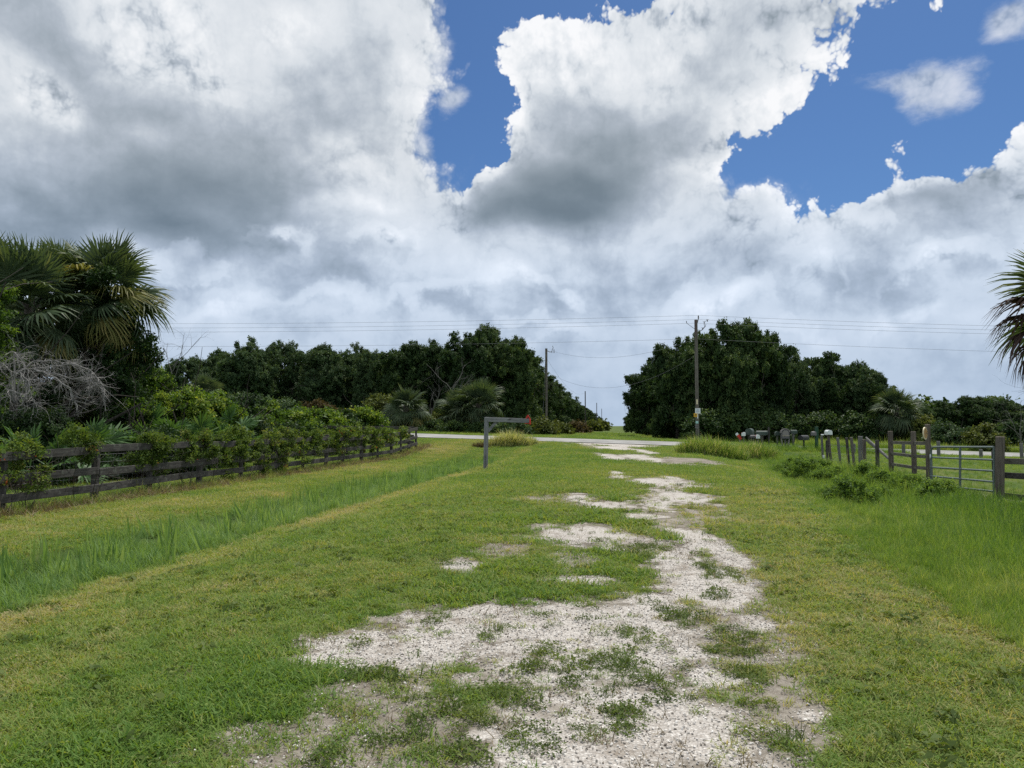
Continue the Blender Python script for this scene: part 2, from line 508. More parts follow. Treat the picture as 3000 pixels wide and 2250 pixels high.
    h0 = t.step(-.16, .36, t.m('ADD', union(heads, qs), nzh))
    h1 = t.step(-.30, .42, t.m('ADD', union(heads, t.vm('ADD', qs, (.006, .020, 0))), t.m('MULTIPLY', nzh, .7)))
    head = t.m('MULTIPLY', h0, t.m('SUBTRACT', .16, t.m('MULTIPLY', h1, .19)))
    v = t.m('ADD', v, head)
    v = t.m('SUBTRACT', v, t.m('MULTIPLY', t.m('MAXIMUM', t.m('SUBTRACT', v, .74), 0.0), .56))
    v = t.m('DIVIDE', t.m('ADD', v, t.m('ADD', .30, t.m('MULTIPLY', t.step(.42, .24, el), -.02))), 1.30)
    cloud = t.ramp(v, [(0, (.13, .17, .205)), (.22, (.185, .235, .28)), (.42, (.30, .355, .41)), (.6, (.45, .505, .575)), (.76, (.64, .69, .745)), (.9, (.83, .86, .895)), (1, (.95, .96, .98))])
    cloud = t.mix(t.m('MULTIPLY', t.step(.36, .16, el), .8), cloud, t.mix(1.0, cloud, (.86, .955, 1.09), 'MULTIPLY'))
    hazy = t.mix(t.m('MULTIPLY', t.step(.20, .0, el), .7), cloud, (.42, .535, .70))
    sky = t.n('ShaderNodeTexSky', sky_type='NISHITA', sun_disc=False, sun_elevation=R(SUN_EL), sun_rotation=R(SUN_AZ))
    sky.altitude = 0; sky.air_density = 1.0; sky.dust_density = .6; sky.ozone_density = 2.5
    bg1 = t.n('ShaderNodeBackground', {'Color': t.mix(1.0, sky.outputs[0], (.50, .73, 1.0), 'MULTIPLY'), 'Strength': SKY_STR}).outputs[0]
    bg2 = t.n('ShaderNodeBackground', {'Color': hazy, 'Strength': 1.0}).outputs[0]
    mx = t.n('ShaderNodeMixShader', {0: clear, 1: bg2, 2: bg1}).outputs[0]
    t.n('ShaderNodeOutputWorld', {'Surface': mx})
    w.cycles.sampling_method = 'NONE'


SKY_STR = 0.082
build_world()

sd = bpy.data.lights.new('sun', 'SUN'); sd.energy = 4.4; sd.angle = R(.6); sd.color = (1, .95, .87)
so = bpy.data.objects.new('sun', sd); COL.objects.link(so)
a, e = R(SUN_AZ), R(SUN_EL)
sv = Vector((math.sin(a) * math.cos(e), math.cos(a) * math.cos(e), math.sin(e)))
so.rotation_euler = sv.to_track_quat('Z', 'Y').to_euler()
so.location = (0, 0, 40)

cd = bpy.data.cameras.new('camera'); cam = bpy.data.objects.new('camera', cd); COL.objects.link(cam)
cd.sensor_width = 36; cd.lens = F / 3000 * 36; cd.clip_end = 4000; cd.clip_start = .05
cam.location = EYE; cam.rotation_euler = (math.pi / 2 + PITCH, 0, 0)
scene.camera = cam
scene.view_settings.view_transform = 'Standard'; scene.view_settings.look = 'None'
scene.view_settings.exposure = 0; scene.view_settings.gamma = 1
scene.cycles.max_bounces = 6; scene.cycles.diffuse_bounces = 3; scene.cycles.transmission_bounces = 3; scene.cycles.glossy_bounces = 2
scene.cycles.use_denoising = False

# ------------------------------------------------------------------ ground fields (metres; patches measured off the photograph and laid on the terrain)
def patch(px0, px1, py0, py1):
    """pixel box -> ground ellipse (x, y, rx, ry)"""
    a = G(px0, (py0 + py1) / 2); b = G(px1, (py0 + py1) / 2)
    c = G((px0 + px1) / 2, py1); d = G((px0 + px1) / 2, py0)
    return ((a.x + b.x) / 2, (c.y + d.y) / 2, abs(b.x - a.x) / 2, abs(d.y - c.y) / 2)


GRAVEL = [patch(*p) for p in [
    (1540, 2240, 1990, 2330), (1180, 2080, 1765, 1900), (930, 1500, 1840, 1985), (1350, 2080, 1850, 2010),
    (1930, 2170, 1600, 1800), (1860, 2030, 1745, 1800), (2010, 2145, 1548, 1650), (2030, 2200, 1690, 1770), (1600, 1800, 1690, 1712),
    (1581, 1822, 1545, 1592), (1300, 1412, 1645, 1676), (1780, 1870, 1606, 1622), (2000, 2110, 1546, 1640), (1750, 1840, 1600, 1616),
    (1870, 2050, 1402, 1432), (1885, 2080, 1436, 1484), (1668, 1728, 1446, 1474), (1720, 1845, 1473, 1492), (1895, 1972, 1471, 1498),
    (1840, 1970, 1506, 1521), (1822, 1858, 1568, 1578), (1942, 1995, 1395, 1405), (1787, 1842, 1393, 1401), (1793, 1822, 1380, 1389),
    (1758, 1820, 1329, 1348), (1842, 1926, 1331, 1353), (1700, 1900, 1297, 1309), (1745, 1850, 1306, 1319), (1858, 1910, 1316, 1330),
    (2000, 2140, 1940, 2010), (2340, 2420, 2090, 2120), (1700, 1900, 2000, 2060), (2170, 2260, 1800, 1850)]]
FARGRAVEL = [patch(1735, 1805, 1279, 1288)]
SOIL = [patch(*p) for p in [
    (600, 1500, 2080, 2330), (900, 1250, 1960, 2120), (1500, 1760, 1450, 1475), (1600, 1760, 1600, 1680), (1380, 1560, 1590, 1640),
    (2000, 2330, 1780, 1960), (2180, 2420, 1980, 2190), (1880, 2110, 1340, 1365), (1900, 2010, 1490, 1560), (1100, 1420, 1800, 1870),
    (860, 1010, 2000, 2060), (1560, 1900, 1560, 1620), (1960, 2160, 1500, 1530)]]
MATS = [patch(*p) for p in [
    (1225, 1545, 2020, 2118), (1505, 1612, 1955, 2015), (1640, 1915, 1940, 2025), (1772, 1850, 2070, 2125), (1255, 1440, 2150, 2260),
    (1475, 1604, 2125, 2205), (1930, 2002, 2018, 2056), (1936, 2004, 1786, 1838), (1140, 1212, 2035, 2070), (1262, 1315, 1803, 1826),
    (1052, 1132, 1974, 2002), (1562, 1610, 1910, 1938), (1585, 1625, 1893, 1908), (1820, 1900, 1845, 1876), (1735, 1840, 1930, 1950),
    (2074, 2156, 1650, 1710), (2170, 2244, 2040, 2090), (2250, 2370, 2158, 2226), (2000, 2055, 1795, 1830), (2078, 2140, 1735, 1755),
    (1790, 1930, 1612, 1640), (1850, 1945, 1598, 1618), (2090, 2230, 1900, 1935), (2100, 2190, 1850, 1890), (2130, 2230, 1960, 1990),
    (1675, 1725, 2130, 2150), (1845, 1890, 2065, 2085), (1080, 1160, 2160, 2215), (1015, 1060, 2060, 2100), (1180, 1240, 2110, 2160), (940, 1000, 2180, 2230),
    (1900, 1950, 1868, 1882), (1870, 1905, 1760, 1775), (1915, 1955, 1752, 1768), (1390, 1430, 1865, 1880), (1440, 1490, 1842, 1860), (1700, 1740, 1905, 1925)]]
LUSH = [patch(*p) for p in [
    (1380, 1700, 1650, 1700), (1250, 1720, 1690, 1765), (1700, 1870, 1665, 1715), (1650, 1960, 1540, 1565), (1700, 1980, 1610, 1650),
    (150, 430, 2160, 2300), (620, 930, 1900, 2060), (520, 800, 2040, 2150), (1560, 1850, 1500, 1545), (1900, 2060, 1560, 1600), (840, 960, 1990, 2060), (1700, 1900, 1455, 1475), (1590, 2000, 1580, 1600)]]
RUBBLE = [patch(2560, 2750, 1462, 1495), patch(2830, 2960, 1440, 1475)]


def field(lst, X, Y, grow=1.0):
    m = np.full(np.shape(X), -9.0)
    for x, y, rx, ry in lst:
        rx, ry = rx * grow + .02, ry * grow + .03
        m = np.maximum(m, 1 - np.hypot((X - x) / rx, (Y - y) / ry))
    return m


def nz(X, Y, s1=1.6, s2=6.0, seed=3):
    return (fbm(X * s1, Y * s1, seed, 3) - .5) * .95 + (fbm(X * s2, Y * s2, seed + 9, 3) - .5) * .95 + (fbm(X * 17, Y * 17, seed + 19, 2) - .5) * .35


def gravel_m(X, Y):
    return field(GRAVEL, X, Y, 1.12) + nz(X, Y) * 1.1 - .02


def soil_m(X, Y):
    return np.maximum(field(SOIL, X, Y, 1.05) + nz(X, Y, seed=21) * 1.2, field(GRAVEL, X, Y, 1.3) + nz(X, Y) * 1.1 + .05)


def mats_m(X, Y):
    return field(MATS, X, Y, 1.12) + nz(X, Y, 3, 9, 31) * .9


def lush_m(X, Y):
    return field(LUSH, X, Y, 1.15) + nz(X, Y, 1.5, 5, 41) * .9


def edge_right(Y):
    return np.interp(Y, [0, 5, 8, 13.7, 20, 27, 34, 42], [2.75, 2.7, 2.85, 3.35, 4.4, 5.2, 5.9, 5.2])


def dry_f(X, Y):
    """0 lush .. 1 straw"""
    u = X - KL * Y
    d = .37 + (fbm(X * .55, Y * .55, 51, 4) - .5) * .75 + (fbm(X * 2.4, Y * 2.4, 61, 3) - .5) * .45
    d = d + .30 * np.exp(-((u + 5.15) / .42) ** 2) + .22 * np.exp(-((u + 10.6) / .7) ** 2) + .26 * np.exp(-((u + 9.2) / 1.0) ** 4)
    d = d + .10 * np.exp(-((u - edge_right(Y) + .55) / .5) ** 2)
    d = d + .05 * np.sin(u * 5.2 + 2.5 * fbm(Y * .12, u * 0, 7, 2)) * sstep(3, 6, np.abs(u) + 2.2)
    d = d - .22 * sstep(-.8, .5, lush_m(X, Y)) + .12 * sstep(-.4, .3, soil_m(X, Y))
    d = d - .06 * sstep(14, 30, Y)
    return np.clip(d, 0, 1)


ROAD_V0, ROAD_V1 = 49.25, 55.2


# ------------------------------------------------------------------ ground materials
def ground_mat(name):
    m, t = new_mat(name)
    co = t.coord('Object')
    g, so, dr, dk = t.attr('gravel'), t.attr('soil'), t.attr('dry'), t.attr('tall')
    n1 = t.noise(co, 14, 5, .65); n2 = t.noise(co, 60, 4, .65); n3 = t.noise(co, 1.6, 5, .6); n4 = t.noise(co, 190, 2, .6)
    tv = t.m('ADD', dr, t.m('ADD', t.m('MULTIPLY', t.m('SUBTRACT', n1, .5), .5), t.m('MULTIPLY', t.m('SUBTRACT', n2, .5), .55)), clamp=True)
    green = t.ramp(tv, [(0, (.045, .09, .018)), (.35, (.085, .125, .028)), (.65, (.145, .155, .045)), (.85, (.2, .175, .08)), (1, (.26, .205, .125))])
    green = t.mix(t.m('MULTIPLY', t.step(.62, .40, n2), .35), green, (.035, .04, .014))
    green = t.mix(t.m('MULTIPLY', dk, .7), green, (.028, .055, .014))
    dirt = t.mix(t.step(.3, .7, t.m('ADD', t.m('MULTIPLY', n1, .5), t.m('MULTIPLY', n3, .5))), (.11, .092, .072), (.30, .275, .24))
    dirt = t.mix(t.m('MULTIPLY', t.step(.56, .70, n2), .7), dirt, (.075, .055, .04))
    dirt = t.mix(t.step(.60, .70, n4), dirt, (.40, .375, .34))
    vor = t.n('ShaderNodeTexVoronoi', {'Vector': co, 'Scale': 62.0, 'Randomness': 1.0}, feature='F1')
    vd = vor.outputs['Distance']
    vc = t.n('ShaderNodeSeparateColor', {0: vor.outputs['Color']}).outputs[0]
    st = t.ramp(t.m('ADD', t.m('MULTIPLY', vc, .75), t.m('MULTIPLY', n2, .25)), [(0, (.25, .228, .205)), (.3, (.43, .405, .378)), (.7, (.575, .55, .52)), (1, (.73, .71, .675))])
    st = t.mix(t.m('MULTIPLY', t.step(.30, .55, vd), .5), st, (.30, .27, .24))
    st = t.mix(t.m('MULTIPLY', t.step(.50, .66, t.m('ADD', t.m('MULTIPLY', n3, .5), t.m('MULTIPLY', t.noise(co, 7, 5, .7), .5))), .8), st, (.20, .165, .13))
    fs = t.step(-.10, .16, t.m('ADD', so, t.m('MULTIPLY', t.m('SUBTRACT', n1, .5), .5)))
    fg = t.step(.0, .36, t.m('ADD', g, t.m('ADD', t.m('MULTIPLY', t.m('SUBTRACT', n1, .5), .7), t.m('MULTIPLY', t.m('SUBTRACT', n2, .5), .9))))
    col = t.mix(fs, green, dirt)
    col = t.mix(fg, col, st)
    h = t.m('ADD', t.m('MULTIPLY', n2, .6), t.m('ADD', t.m('MULTIPLY', n1, .6), t.m('MULTIPLY', t.m('SUBTRACT', .5, vd), fg)))
    finish(t, principled(t, col, .95, .08, 0, bump(t, h, .7, .018)))
    return m


M_GROUND = ground_mat('ground_turf_and_shell')


def road_mat():
    m, t = new_mat('road_surface')
    co = t.coord('Object')
    n1 = t.noise(co, .8, 5, .65); n2 = t.noise(co, 9, 4, .65)
    c = t.mix(t.step(.3, .7, n1), (.20, .20, .198), (.31, .308, .30))
    c = t.mix(t.m('MULTIPLY', t.step(.5, .75, n2), .4), c, (.30, .29, .27))
    finish(t, principled(t, c, .9, .15, 0, bump(t, n2, .3, .01)))
    return m


M_ROAD = road_mat()


def attrs_for(X, Y):
    u = X - KL * Y
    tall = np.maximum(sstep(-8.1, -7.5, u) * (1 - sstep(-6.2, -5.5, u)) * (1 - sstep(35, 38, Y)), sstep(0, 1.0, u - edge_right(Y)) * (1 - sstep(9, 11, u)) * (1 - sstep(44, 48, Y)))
    far = sstep(46, 60, Y + KL * X)
    so = soil_m(X, Y) * (1 - far) - far
    so = np.where(Y > 60, np.maximum(field(FARGRAVEL, X, Y, 1.0), -1), so)
    fence = .9 - np.abs(u + 11.05) / .42 + nz(X, Y, 1, 4, 71)
    so = np.maximum(so, np.where((Y < 43) & (Y > 5), fence * .6, -1))
    ru = field(RUBBLE, X, Y, 1.0) + nz(X, Y, 2, 6, 81)
    so = np.maximum(so, ru); tall = tall * (1 - sstep(-.3, .2, ru))
    g = np.where(Y > 60, field(FARGRAVEL, X, Y, 1.0) + .1, gravel_m(X, Y))
    g = np.maximum(g, field(RUBBLE[:1], X, Y, .55) + nz(X, Y, 2, 6, 85) * .8)
    return dict(gravel=np.clip(g, -1, 1), soil=np.clip(so, -1, 1), dry=dry_f(X, Y), tall=tall)


def axis(pieces):
    out = [pieces[0][0]]
    for a, b, n in pieces:
        out += list(np.linspace(a, b, n + 1)[1:])
    return np.array(out)


def on_grid(X, Y):
    """height of the ground sheet's own facets"""
    i = np.clip(np.searchsorted(xs, X) - 1, 0, len(xs) - 2); j = np.clip(np.searchsorted(ys, Y) - 1, 0, len(ys) - 2)
    f = (X - xs[i]) / (xs[i + 1] - xs[i]); g_ = (Y - ys[j]) / (ys[j + 1] - ys[j])
    return (GZ[j, i] * (1 - f) + GZ[j, i + 1] * f) * (1 - g_) + (GZ[j + 1, i] * (1 - f) + GZ[j + 1, i + 1] * f) * g_


def sheet(sx, sy, name, keep=None, dz=0.0, mat=None):
    xs, ys = sx, sy
    X, Y = np.meshgrid(xs, ys)
    Z = on_grid(X, Y) + dz
    at = {k: v.ravel() for k, v in attrs_for(X, Y).items()}
    nx, ny = len(xs), len(ys)
    i = (np.arange(ny - 1)[:, None] * nx + np.arange(nx - 1)[None, :])
    Q = np.stack([i, i + 1, i + 1 + nx, i + nx], -1).reshape(-1, 4)
    V = np.stack([X, Y, Z], -1).reshape(-1, 3)
    if keep is not None:
        k = keep(at, V)[Q].max(1) > 0
        Q = Q[k]
        used, inv = np.unique(Q.ravel(), return_inverse=True)
        V = V[used]; Q = inv.reshape(-1, 4); at = {n: a[used] for n, a in at.items()}
    return gridmesh(name, V, Q, mat, at)


def bump_z(x, y):
    x = np.asarray(x, float); y = np.asarray(y, float)
    return (fbm(x * 1.7, y * 1.7, 5, 3) - .5) * .05 * np.clip(1 - np.abs(y) / 40, 0, 1)


def gz(x, y):
    """top of the modelled ground"""
    return hz(x, y) + bump_z(x, y)


xs = axis([(-900, -120, 12), (-120, -40, 20), (-40, -14, 52), (-14, -5, 60), (-5, 6, 150), (6, 16, 70), (16, 45, 58), (45, 120, 20), (120, 900, 12)])
ys = axis([(-60, -4, 10), (-4, 2.4, 12), (2.4, 14, 230), (14, 26, 120), (26, 48, 110), (48, 70, 66), (70, 140, 35), (140, 420, 20), (420, 2500, 10)])
_X, _Y = np.meshgrid(xs, ys); GZ = gz(_X, _Y)
ground = link('ground', sheet(xs, ys, 'ground', None, 0, M_GROUND))
tag(ground, kind='structure')

# the shelly track: patches of crushed shell lying on the drive
gx = axis([(-2.6, 3.2, 232), (3.2, 9.5, 120)]); gy = axis([(2.5, 9, 260), (9, 20, 220), (20, 48.5, 200)])
track = link('gravel_track', sheet(gx, gy, 'gravel_track', lambda at, V: np.where(V[:, 1] < 48.7 - KL * V[:, 0], at['gravel'], -1), .003, M_GROUND))
tag(track, kind='structure')

# the road: a slightly banked strip of pale worn tarmac
rv = np.linspace(ROAD_V0, ROAD_V1, 15); ru_ = np.concatenate([np.linspace(-140, -40, 12)[:-1], np.linspace(-40, 70, 120), np.linspace(70, 200, 12)[1:]])
Vv, Uu = np.meshgrid(rv, ru_, indexing='ij')
k2 = 1 + KL * KL
wob = (fbm(Uu * .35, Vv * 0 + 3, 90, 3) - .5) * .5 * np.where((np.arange(15) == 0) | (np.arange(15) == 14), 1, 0)[:, None]
Vw = Vv + wob
RX = (Uu + KL * Vw) / k2; RY = (Vw - KL * Uu) / k2
RZ = hz(RX, RY) + .03 + .03 * (1 - ((Vv - (ROAD_V0 + ROAD_V1) / 2) / 3.0) ** 2)
nx, ny = len(ru_), len(rv)
i = (np.arange(ny - 1)[:, None] * nx + np.arange(nx - 1)[None, :])
Q = np.stack([i, i + 1, i + 1 + nx, i + nx], -1).reshape(-1, 4)
road = link('road', gridmesh('road', np.stack([RX, RY, RZ], -1).reshape(-1, 3), Q, M_ROAD))
tag(road, kind='structure')


# ------------------------------------------------------------------ blades, clumps and scattering
def blades(n, r, h, w, lean, seg=3, curl=.6, hvar=.4, flat=0.0, seed=0):
    g = np.random.default_rng(seed)
    a = g.uniform(0, 2 * np.pi, n); rr = r * np.sqrt(g.uniform(0, 1, n))
    bx, by = rr * np.cos(a), rr * np.sin(a)
    d = g.uniform(0, 2 * np.pi, n)
    hh = h * (1 - hvar * g.uniform(0, 1, n)); ww = w * g.uniform(.7, 1.25, n)
    th0 = lean * g.uniform(.2, 1.2, n) + flat; th1 = th0 + curl * g.uniform(.3, 1.3, n)
    px = np.zeros(n); pz = np.zeros(n); rows = []
    for k in range(seg + 1):
        f = k / seg
        wk = ww * (1 - f ** 1.6) * .5 + .0004
        rows.append((px.copy(), pz.copy(), wk))
        th = th0 + (th1 - th0) * f
        px = px + np.sin(th) * hh / seg; pz = pz + np.cos(th) * hh / seg
    tw = d + np.pi / 2 + g.uniform(-.5, .5, n)
    L = []; Rr = []
    for x, z, wk in rows:
        cx, cy = bx + x * np.cos(d), by + x * np.sin(d)
        L.append(np.stack([cx - wk * np.cos(tw), cy - wk * np.sin(tw), z - .004], -1)); Rr.append(np.stack([cx + wk * np.cos(tw), cy + wk * np.sin(tw), z - .004], -1))
    V = np.concatenate([np.stack([L[k], Rr[k], Rr[k + 1], L[k + 1]], 1) for k in range(seg)])
    ti = np.tile(g.uniform(0, 1, n), seg)
    return V, ti


def leafy(n, r, h, size, seed=0, flat=.5):
    """low broad-leaved weed: small rhombic leaves through a dome"""
    g = np.random.default_rng(seed)
    a = g.uniform(0, 2 * np.pi, n); rr = r * np.sqrt(g.uniform(0, 1, n))
    z = h * (1 - (rr / r) ** 2 * .7) * g.uniform(.25, 1, n)
    C = np.stack([rr * np.cos(a), rr * np.sin(a), z], -1)
    N = g.normal(0, 1, (n, 3)); N[:, 2] = np.abs(N[:, 2]) + flat * 2
    return leaves(C, N, size * g.uniform(.6, 1.3, n), g, .5), g.uniform(0, 1, n)


def leaves(C, N, s, g, asp=.6):
    N = N / np.linalg.norm(N, axis=1, keepdims=True)
    T = np.cross(N, g.normal(0, 1, N.shape)); T /= np.linalg.norm(T, axis=1, keepdims=True) + 1e-9
    B = np.cross(N, T)
    s = np.asarray(s)[:, None]
    bend = N * s * .18
    return np.stack([C - T * s * .5 - bend, C + B * s * .5 * asp, C + T * s * .5 - bend, C - B * s * .5 * asp], 1)


def protos(name, lst, mat):
    c = bpy.data.collections.new(name)
    for V, ti in lst:
        o = bpy.data.objects.new(name, qmesh(name, V, ti, mat)); c.objects.link(o)
    return c


def scatter(name, coll, nproto, pts, scale, tv, label, cat, tilt=.12, seed=1):
    g = np.random.default_rng(seed)
    n = len(pts)
    me = bpy.data.meshes.new(name)
    me.vertices.add(n); me.vertices.foreach_set('co', np.ascontiguousarray(pts, np.float32).ravel())
    rot = np.stack([g.normal(0, tilt, n), g.normal(0, tilt, n), g.uniform(0, 6.283, n)], -1).astype(np.float32)
    a = me.attributes.new('rot', 'FLOAT_VECTOR', 'POINT'); a.data.foreach_set('vector', rot.ravel())
    a = me.attributes.new('scl', 'FLOAT', 'POINT'); a.data.foreach_set('value', np.asarray(scale, np.float32))
    a = me.attributes.new('tv', 'FLOAT', 'POINT'); a.data.foreach_set('value', np.asarray(tv, np.float32))
    a = me.attributes.new('pidx', 'INT', 'POINT'); a.data.foreach_set('value', g.integers(0, nproto, n).astype(np.int32))
    o = link(name, me)
    ng = bpy.data.node_groups.new(name + '_scatter', 'GeometryNodeTree')
    ng.interface.new_socket('Geometry', in_out='INPUT', socket_type='NodeSocketGeometry')
    ng.interface.new_socket('Geometry', in_out='OUTPUT', socket_type='NodeSocketGeometry')
    nn = ng.nodes; lk = ng.links.new
    gi = nn.new('NodeGroupInput'); go = nn.new('NodeGroupOutput')
    ci = nn.new('GeometryNodeCollectionInfo'); ci.inputs['Collection'].default_value = coll
    ci.inputs['Separate Children'].default_value = True; ci.inputs['Reset Children'].default_value = True
    ip = nn.new('GeometryNodeInstanceOnPoints'); ip.inputs['Pick Instance'].default_value = True

    def na(nm, typ):
        x = nn.new('GeometryNodeInputNamedAttribute'); x.data_type = typ; x.inputs['Name'].default_value = nm
        return x.outputs['Attribute']
    lk(gi.outputs[0], ip.inputs['Points']); lk(ci.outputs[0], ip.inputs['Instance'])
    lk(na('pidx', 'INT'), ip.inputs['Instance Index'])
    er = nn.new('FunctionNodeEulerToRotation'); lk(na('rot', 'FLOAT_VECTOR'), er.inputs[0]); lk(er.outputs[0], ip.inputs['Rotation'])
    lk(na('scl', 'FLOAT'), ip.inputs['Scale'])
    lk(ip.outputs[0], go.inputs[0])
    md = o.modifiers.new('scatter', 'NODES'); md.node_group = ng
    return tag(o, label, cat, kind='stuff')


def fan(n, y0, y1, half=.80, pad=1.5, seed=0, power=1.0):
    """random points over the wedge of ground in front of the camera; power<0 thins with distance"""
    g = np.random.default_rng(seed)
    Y = y0 + (y1 - y0) * g.uniform(0, 1, n)
    wid = half * Y + pad
    k = g.uniform(0, wid.max(), n) < wid
    Y = Y[k]; X = g.uniform(-1, 1, len(Y)) * (half * Y + pad)
    return X, Y, g


def on3(X, Y, dz=0.0):
    return np.stack([X, Y, gz(X, Y) + dz], -1)


FU_ = -11.2
lawn_p = protos('lawn_tuft', [blades(46, .085, .062, .0052, .75, 3, 1.0, .6, .25, s) for s in range(5)] + [leafy(60, .085, .035, .016, 7), blades(30, .10, .075, .0045, 1.0, 3, .9, .7, .4, 8)], M_LAWN)
lawnf_p = protos('lawn_tuft_far', [blades(60, .22, .075, .011, .6, 2, .8, .6, .25, 20 + s) for s in range(4)], M_LAWN)

# ---- mown lawn
PT, SC, TV = [], [], []
for (y0, y1, n, sc) in [(2.6, 5.5, 15000, 1.0), (5.5, 9, 17000, 1.15), (9, 16, 24000, 1.45)]:
    X, Y, g = fan(n, y0, y1, seed=int(y0 * 10))
    u = X - KL * Y
    er = edge_right(Y)
    gm, sm, mm, lm = gravel_m(X, Y), soil_m(X, Y), mats_m(X, Y), lush_m(X, Y)
    p = 1 - sstep(-.12, .12, sm + g.normal(0, .10, len(X)))
    p = np.where(gm > -.04, 0.0, np.maximum(p, .24 + .2 * (u > 1.2)))
    p = np.maximum(p, .035)
    p *= np.where((u > -5.6) & (u < er + .25) | ((u < -7.7) & (u > -10.85)) | (u < -11.5), 1, 0)
    k = g.uniform(0, 1, len(X)) < p
    s = sc * g.uniform(.7, 1.25, len(X)) * (1 + .4 * sstep(-.4, .5, lm)) * np.where(gm > -.04, .8, 1)
    PT.append(on3(X[k], Y[k])); SC.append(s[k]); TV.append(np.clip(dry_f(X, Y) + g.normal(0, .15, len(X)), 0, 1)[k])
scatter('lawn', lawn_p, 7, np.concatenate(PT), np.concatenate(SC), np.concatenate(TV), 'short mown olive green lawn on both sides of the shell track', 'lawn', .15)
PT, SC, TV = [], [], []
for (y0, y1, n, sc) in [(14.5, 26, 26000, 1.0), (26, 48, 34000, 1.25), (56, 78, 14000, 1.8), (78, 150, 9000, 3.0)]:
    X, Y, g = fan(n, y0, y1, seed=int(y0 * 10))
    u = X - KL * Y; v = Y + KL * X
    er = edge_right(Y)
    gm, sm = gravel_m(X, Y), soil_m(X, Y)
    p = 1 - sstep(-.1, .1, sm + g.normal(0, .1, len(X)))
    p = np.where(gm > -.02, 0, p)
    ok = ((u > -5.5) & (u < er + .3)) | ((u < -7.7) & (u > -10.8)) | (u < -11.4) | ((Y > 36) & (u < 0))
    ok = np.where(v > 56.5, (u > -9.5) & (u < 6.5) | (v < 61), ok & (v < 48.6))
    p = np.where(v > 56.5, 1, p) * ok
    k = g.uniform(0, 1, len(X)) < p
    PT.append(on3(X[k], Y[k])); SC.append((sc * g.uniform(.75, 1.3, len(X)))[k])
    TV.append(np.clip(dry_f(X, Y) + g.normal(0, .08, len(X)) - .12 * (v > 57), 0, 1)[k])
scatter('far_lawn', lawnf_p, 4, np.concatenate(PT), np.concatenate(SC), np.concatenate(TV), 'mown grass of the drive and verges further off, up to and past the road', 'lawn', .12)

# ---- dark creeping weed mats on the shell, and sparse brown runners round them
mat_p = protos('weed_mat', [leafy(90, .075, .045, .017, 60 + s) for s in range(3)] + [blades(16, .05, .10, .0045, .9, 3, .7, .5, .2, 70 + s) for s in range(2)], M_MATW)
X, Y, g = fan(60000, 2.6, 16, .55, 1, seed=77)
mm = mats_m(X, Y)
gm = gravel_m(X, Y); sm0 = soil_m(X, Y)
k = (g.uniform(0, 1, len(X)) < np.where(mm > .02, .85, np.where((gm > -.1), .006 + .05 * (fbm(X * 1.3, Y * 1.3, 95, 3) > .55), .03 * (sm0 > 0))))
k &= (np.abs(X - KL * Y + .2) < 3.5)
scatter('weed_mats', mat_p, 5, on3(X[k], Y[k]), (.45 + 1.0 * g.uniform(0, 1, k.sum()) ** 1.7) * (1 + Y[k] * .012), np.clip(.32 + g.normal(0, .2, k.sum()) + .3 * (fbm(X[k] * 1.2, Y[k] * 1.2, 5) - .4), 0, 1),
        'dark green creeping weeds matted over the pale shell track', 'ground cover', .2)
straw_p = protos('dead_runner', [blades(9, .05, .11, .0045, 1.15, 3, .5, .5, .3, 80 + s) for s in range(4)], M_DRYST)
X, Y, g = fan(26000, 2.6, 17, .6, 1, seed=78)
sm = soil_m(X, Y); u = X - KL * Y
p = np.where((np.abs(u + .2) < 3.6), sstep(-.25, .05, sm) * .34 * (fbm(X * 1.6, Y * 1.6, 15, 3) > .49), 0)
k = g.uniform(0, 1, len(X)) < p
X2 = -11.05 + KL * (Yf := g.uniform(8, 43, 5200)) + g.normal(0, .22, 5200)
pts = np.concatenate([on3(X[k], Y[k]), on3(X2, Yf)])
scl = np.concatenate([g.uniform(.5, 1.1, k.sum()), g.uniform(1.4, 3.0, 5200)])
scatter('dead_grass', straw_p, 4, pts, scl, g.uniform(.0, .8, len(pts)), 'brown dead runners on the bare soil of the track and along the fence foot', 'dead grass', .3)

# ---- broad-leaved weeds and seed stalks in the lawn
rose_p = protos('lawn_weed', [leafy(26, .10, .05, .045, 65 + s, .9) for s in range(3)] + [blades(12, .06, .16, .0035, .5, 3, .5, .5, .1, 75)], M_MATW)
X, Y, g = fan(5200, 2.7, 15, .8, 1, seed=86)
u = X - KL * Y
k = (u > -5.4) & (u < edge_right(Y)) & (soil_m(X, Y) < -.05) & (fbm(X * .8, Y * .8, 66, 3) > .44)
scatter('lawn_weeds', rose_p, 4, on3(X[k], Y[k]), g.uniform(.5, 1.3, k.sum()), g.uniform(.1, .8, k.sum()), 'flat broad leaved weeds and odd stalks scattered through the mown lawn', 'weeds', .2)

# ---- loose shell
def stone(seed):
    g = np.random.default_rng(seed)
    bm = bmesh.new(); bmesh.ops.create_icosphere(bm, subdivisions=1, radius=1)
    for vtx in bm.verts:
        vtx.co *= g.uniform(.75, 1.15); vtx.co.z *= .45; vtx.co.y *= .75
    me = bpy.data.meshes.new('shell_bit'); bm.to_mesh(me); bm.free()
    return me


def shell_mat():
    m, t = new_mat('shell_bits')
    tv = t.attr('tv', 'INSTANCER')
    c = t.ramp(tv, [(0, (.17, .145, .12)), (.25, (.36, .335, .305)), (.7, (.52, .495, .465)), (1, (.70, .68, .65))])
    finish(t, principled(t, c, .8, .2))
    return m


